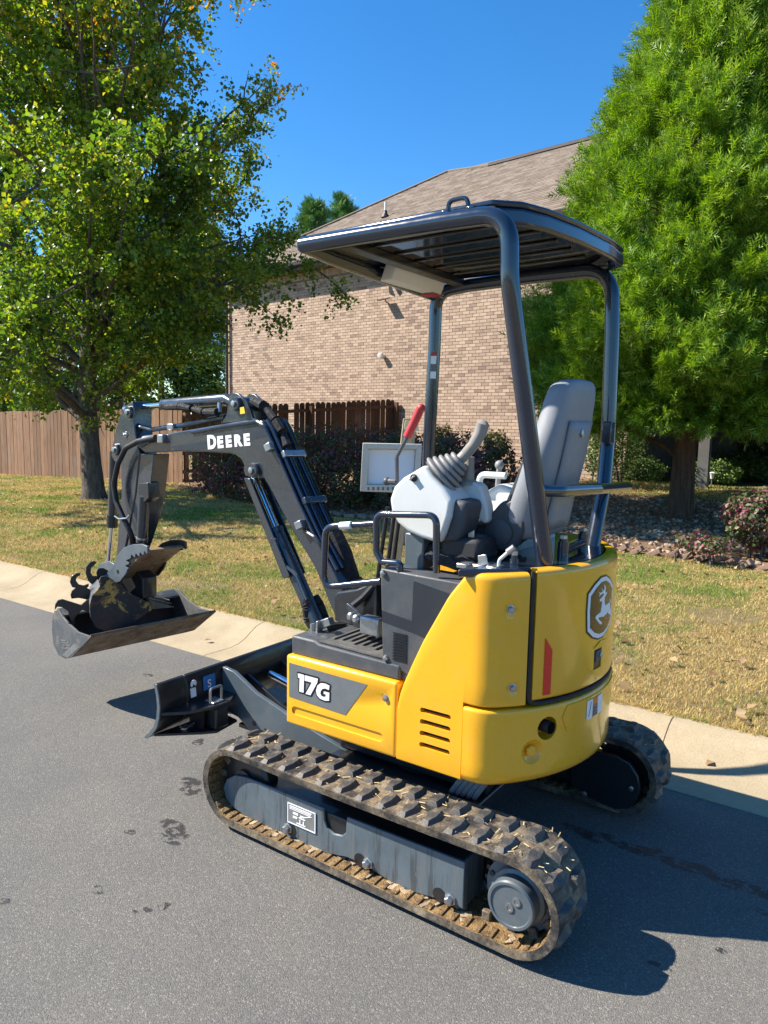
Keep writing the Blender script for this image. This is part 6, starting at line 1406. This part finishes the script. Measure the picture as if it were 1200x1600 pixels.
# post with a white panel box
M['post_wood'] = mat_wood('weathered_post', (.30, .23, .14), (.52, .42, .27))
M['beige'] = paint('beige_plastic', (.60, .55, .47), .5, var=.06)
M['sheet'] = paint('white_sheet', (.80, .81, .84), .5, var=.02)
pb = at_depth((609, 893), 7.2); pt_ = at_depth((641, 654), 7.35); pb[2] = .12
sg = tag(empty('meter_post', tuple(pb)), 'wooden post carrying a beige framed white panel box behind the machine', 'post box')
pa = Vector(pb); pz = Vector(pt_); fx = Vector((_r0[0], _r0[1], 0)).normalized(); fy = Vector((_d[0], _d[1], 0)).normalized(); ax = (pz-pa).normalized()
def post(c0, c1, w, dpt, nm, mt, **k):
    q = [c0-fx*w/2-fy*dpt/2, c0+fx*w/2-fy*dpt/2, c0+fx*w/2+fy*dpt/2, c0-fx*w/2+fy*dpt/2]; return MB().slab(q, c1-c0).build(nm, mt, sg, **k)
post(pa-Vector((0, 0, .2)), pz, .14, .10, 'wood_post', M['post_wood'], bevel=.006)
def bxp(px, off): return Vector(on_plane(px, np.array(pa)-np.array(fy)*.0+np.array(fy)*off, np.array(fy)))
fr = [(567, 692), (659, 694), (655, 770), (563, 767)]
bxo = MB().slab([bxp(p, -.11) for p in fr], fy*.05).build('panel_box', M['beige'], sg, bevel=.008)
inn = [(577, 701), (650, 702), (646, 757), (574, 757)]
for i in range(4):
    a, b, c_, d_ = fr[i], fr[(i+1) % 4], inn[(i+1) % 4], inn[i]; MB().slab([bxp(a, -.110), bxp(b, -.110), bxp(c_, -.110), bxp(d_, -.110)], -fy*.05).build('panel_frame', M['beige'], sg, bevel=.004)
MB().slab([bxp(p, -.1105) for p in ((576, 702), (648, 703), (645, 756), (575, 756))], -fy*.004).build('white_panel', M['sheet'], sg, smooth=0)
for k in range(9):
    x = 574+k*7.6; MB().slab([bxp((x, 761), -.1605), bxp((x+3.4, 761), -.1605), bxp((x+3.4, 766), -.1605), bxp((x, 766), -.1605)], -fy*.002).build('vent_slot', M['greymetal'], sg, smooth=0)
MB().slab([bxp(p, -.06) for p in ((633, 657), (652, 660), (655, 672), (640, 678), (631, 670))], -fy*.006).build('tag', paint('cream_tag', (.72, .62, .36), .5), sg, bevel=.002)
sl_ = tag(empty('path_light', tuple(at_depth((1112, 752), 15.0)*[1, 1, 0]+[0, 0, .45])), 'small pale garden light in front of a boxwood bush', 'light')
q = Vector(sl_.location); MB().cyl(q, q+Vector((0, 0, .22)), .012).build('stake', M['greymetal'], sl_); MB().lathe(q+Vector((0, 0, .2)), (0, 0, 1), [(0, .03), (.10, .045), (.12, .06), (.14, .02)], 14).build('lamp_head', M['white_plastic'], sl_)
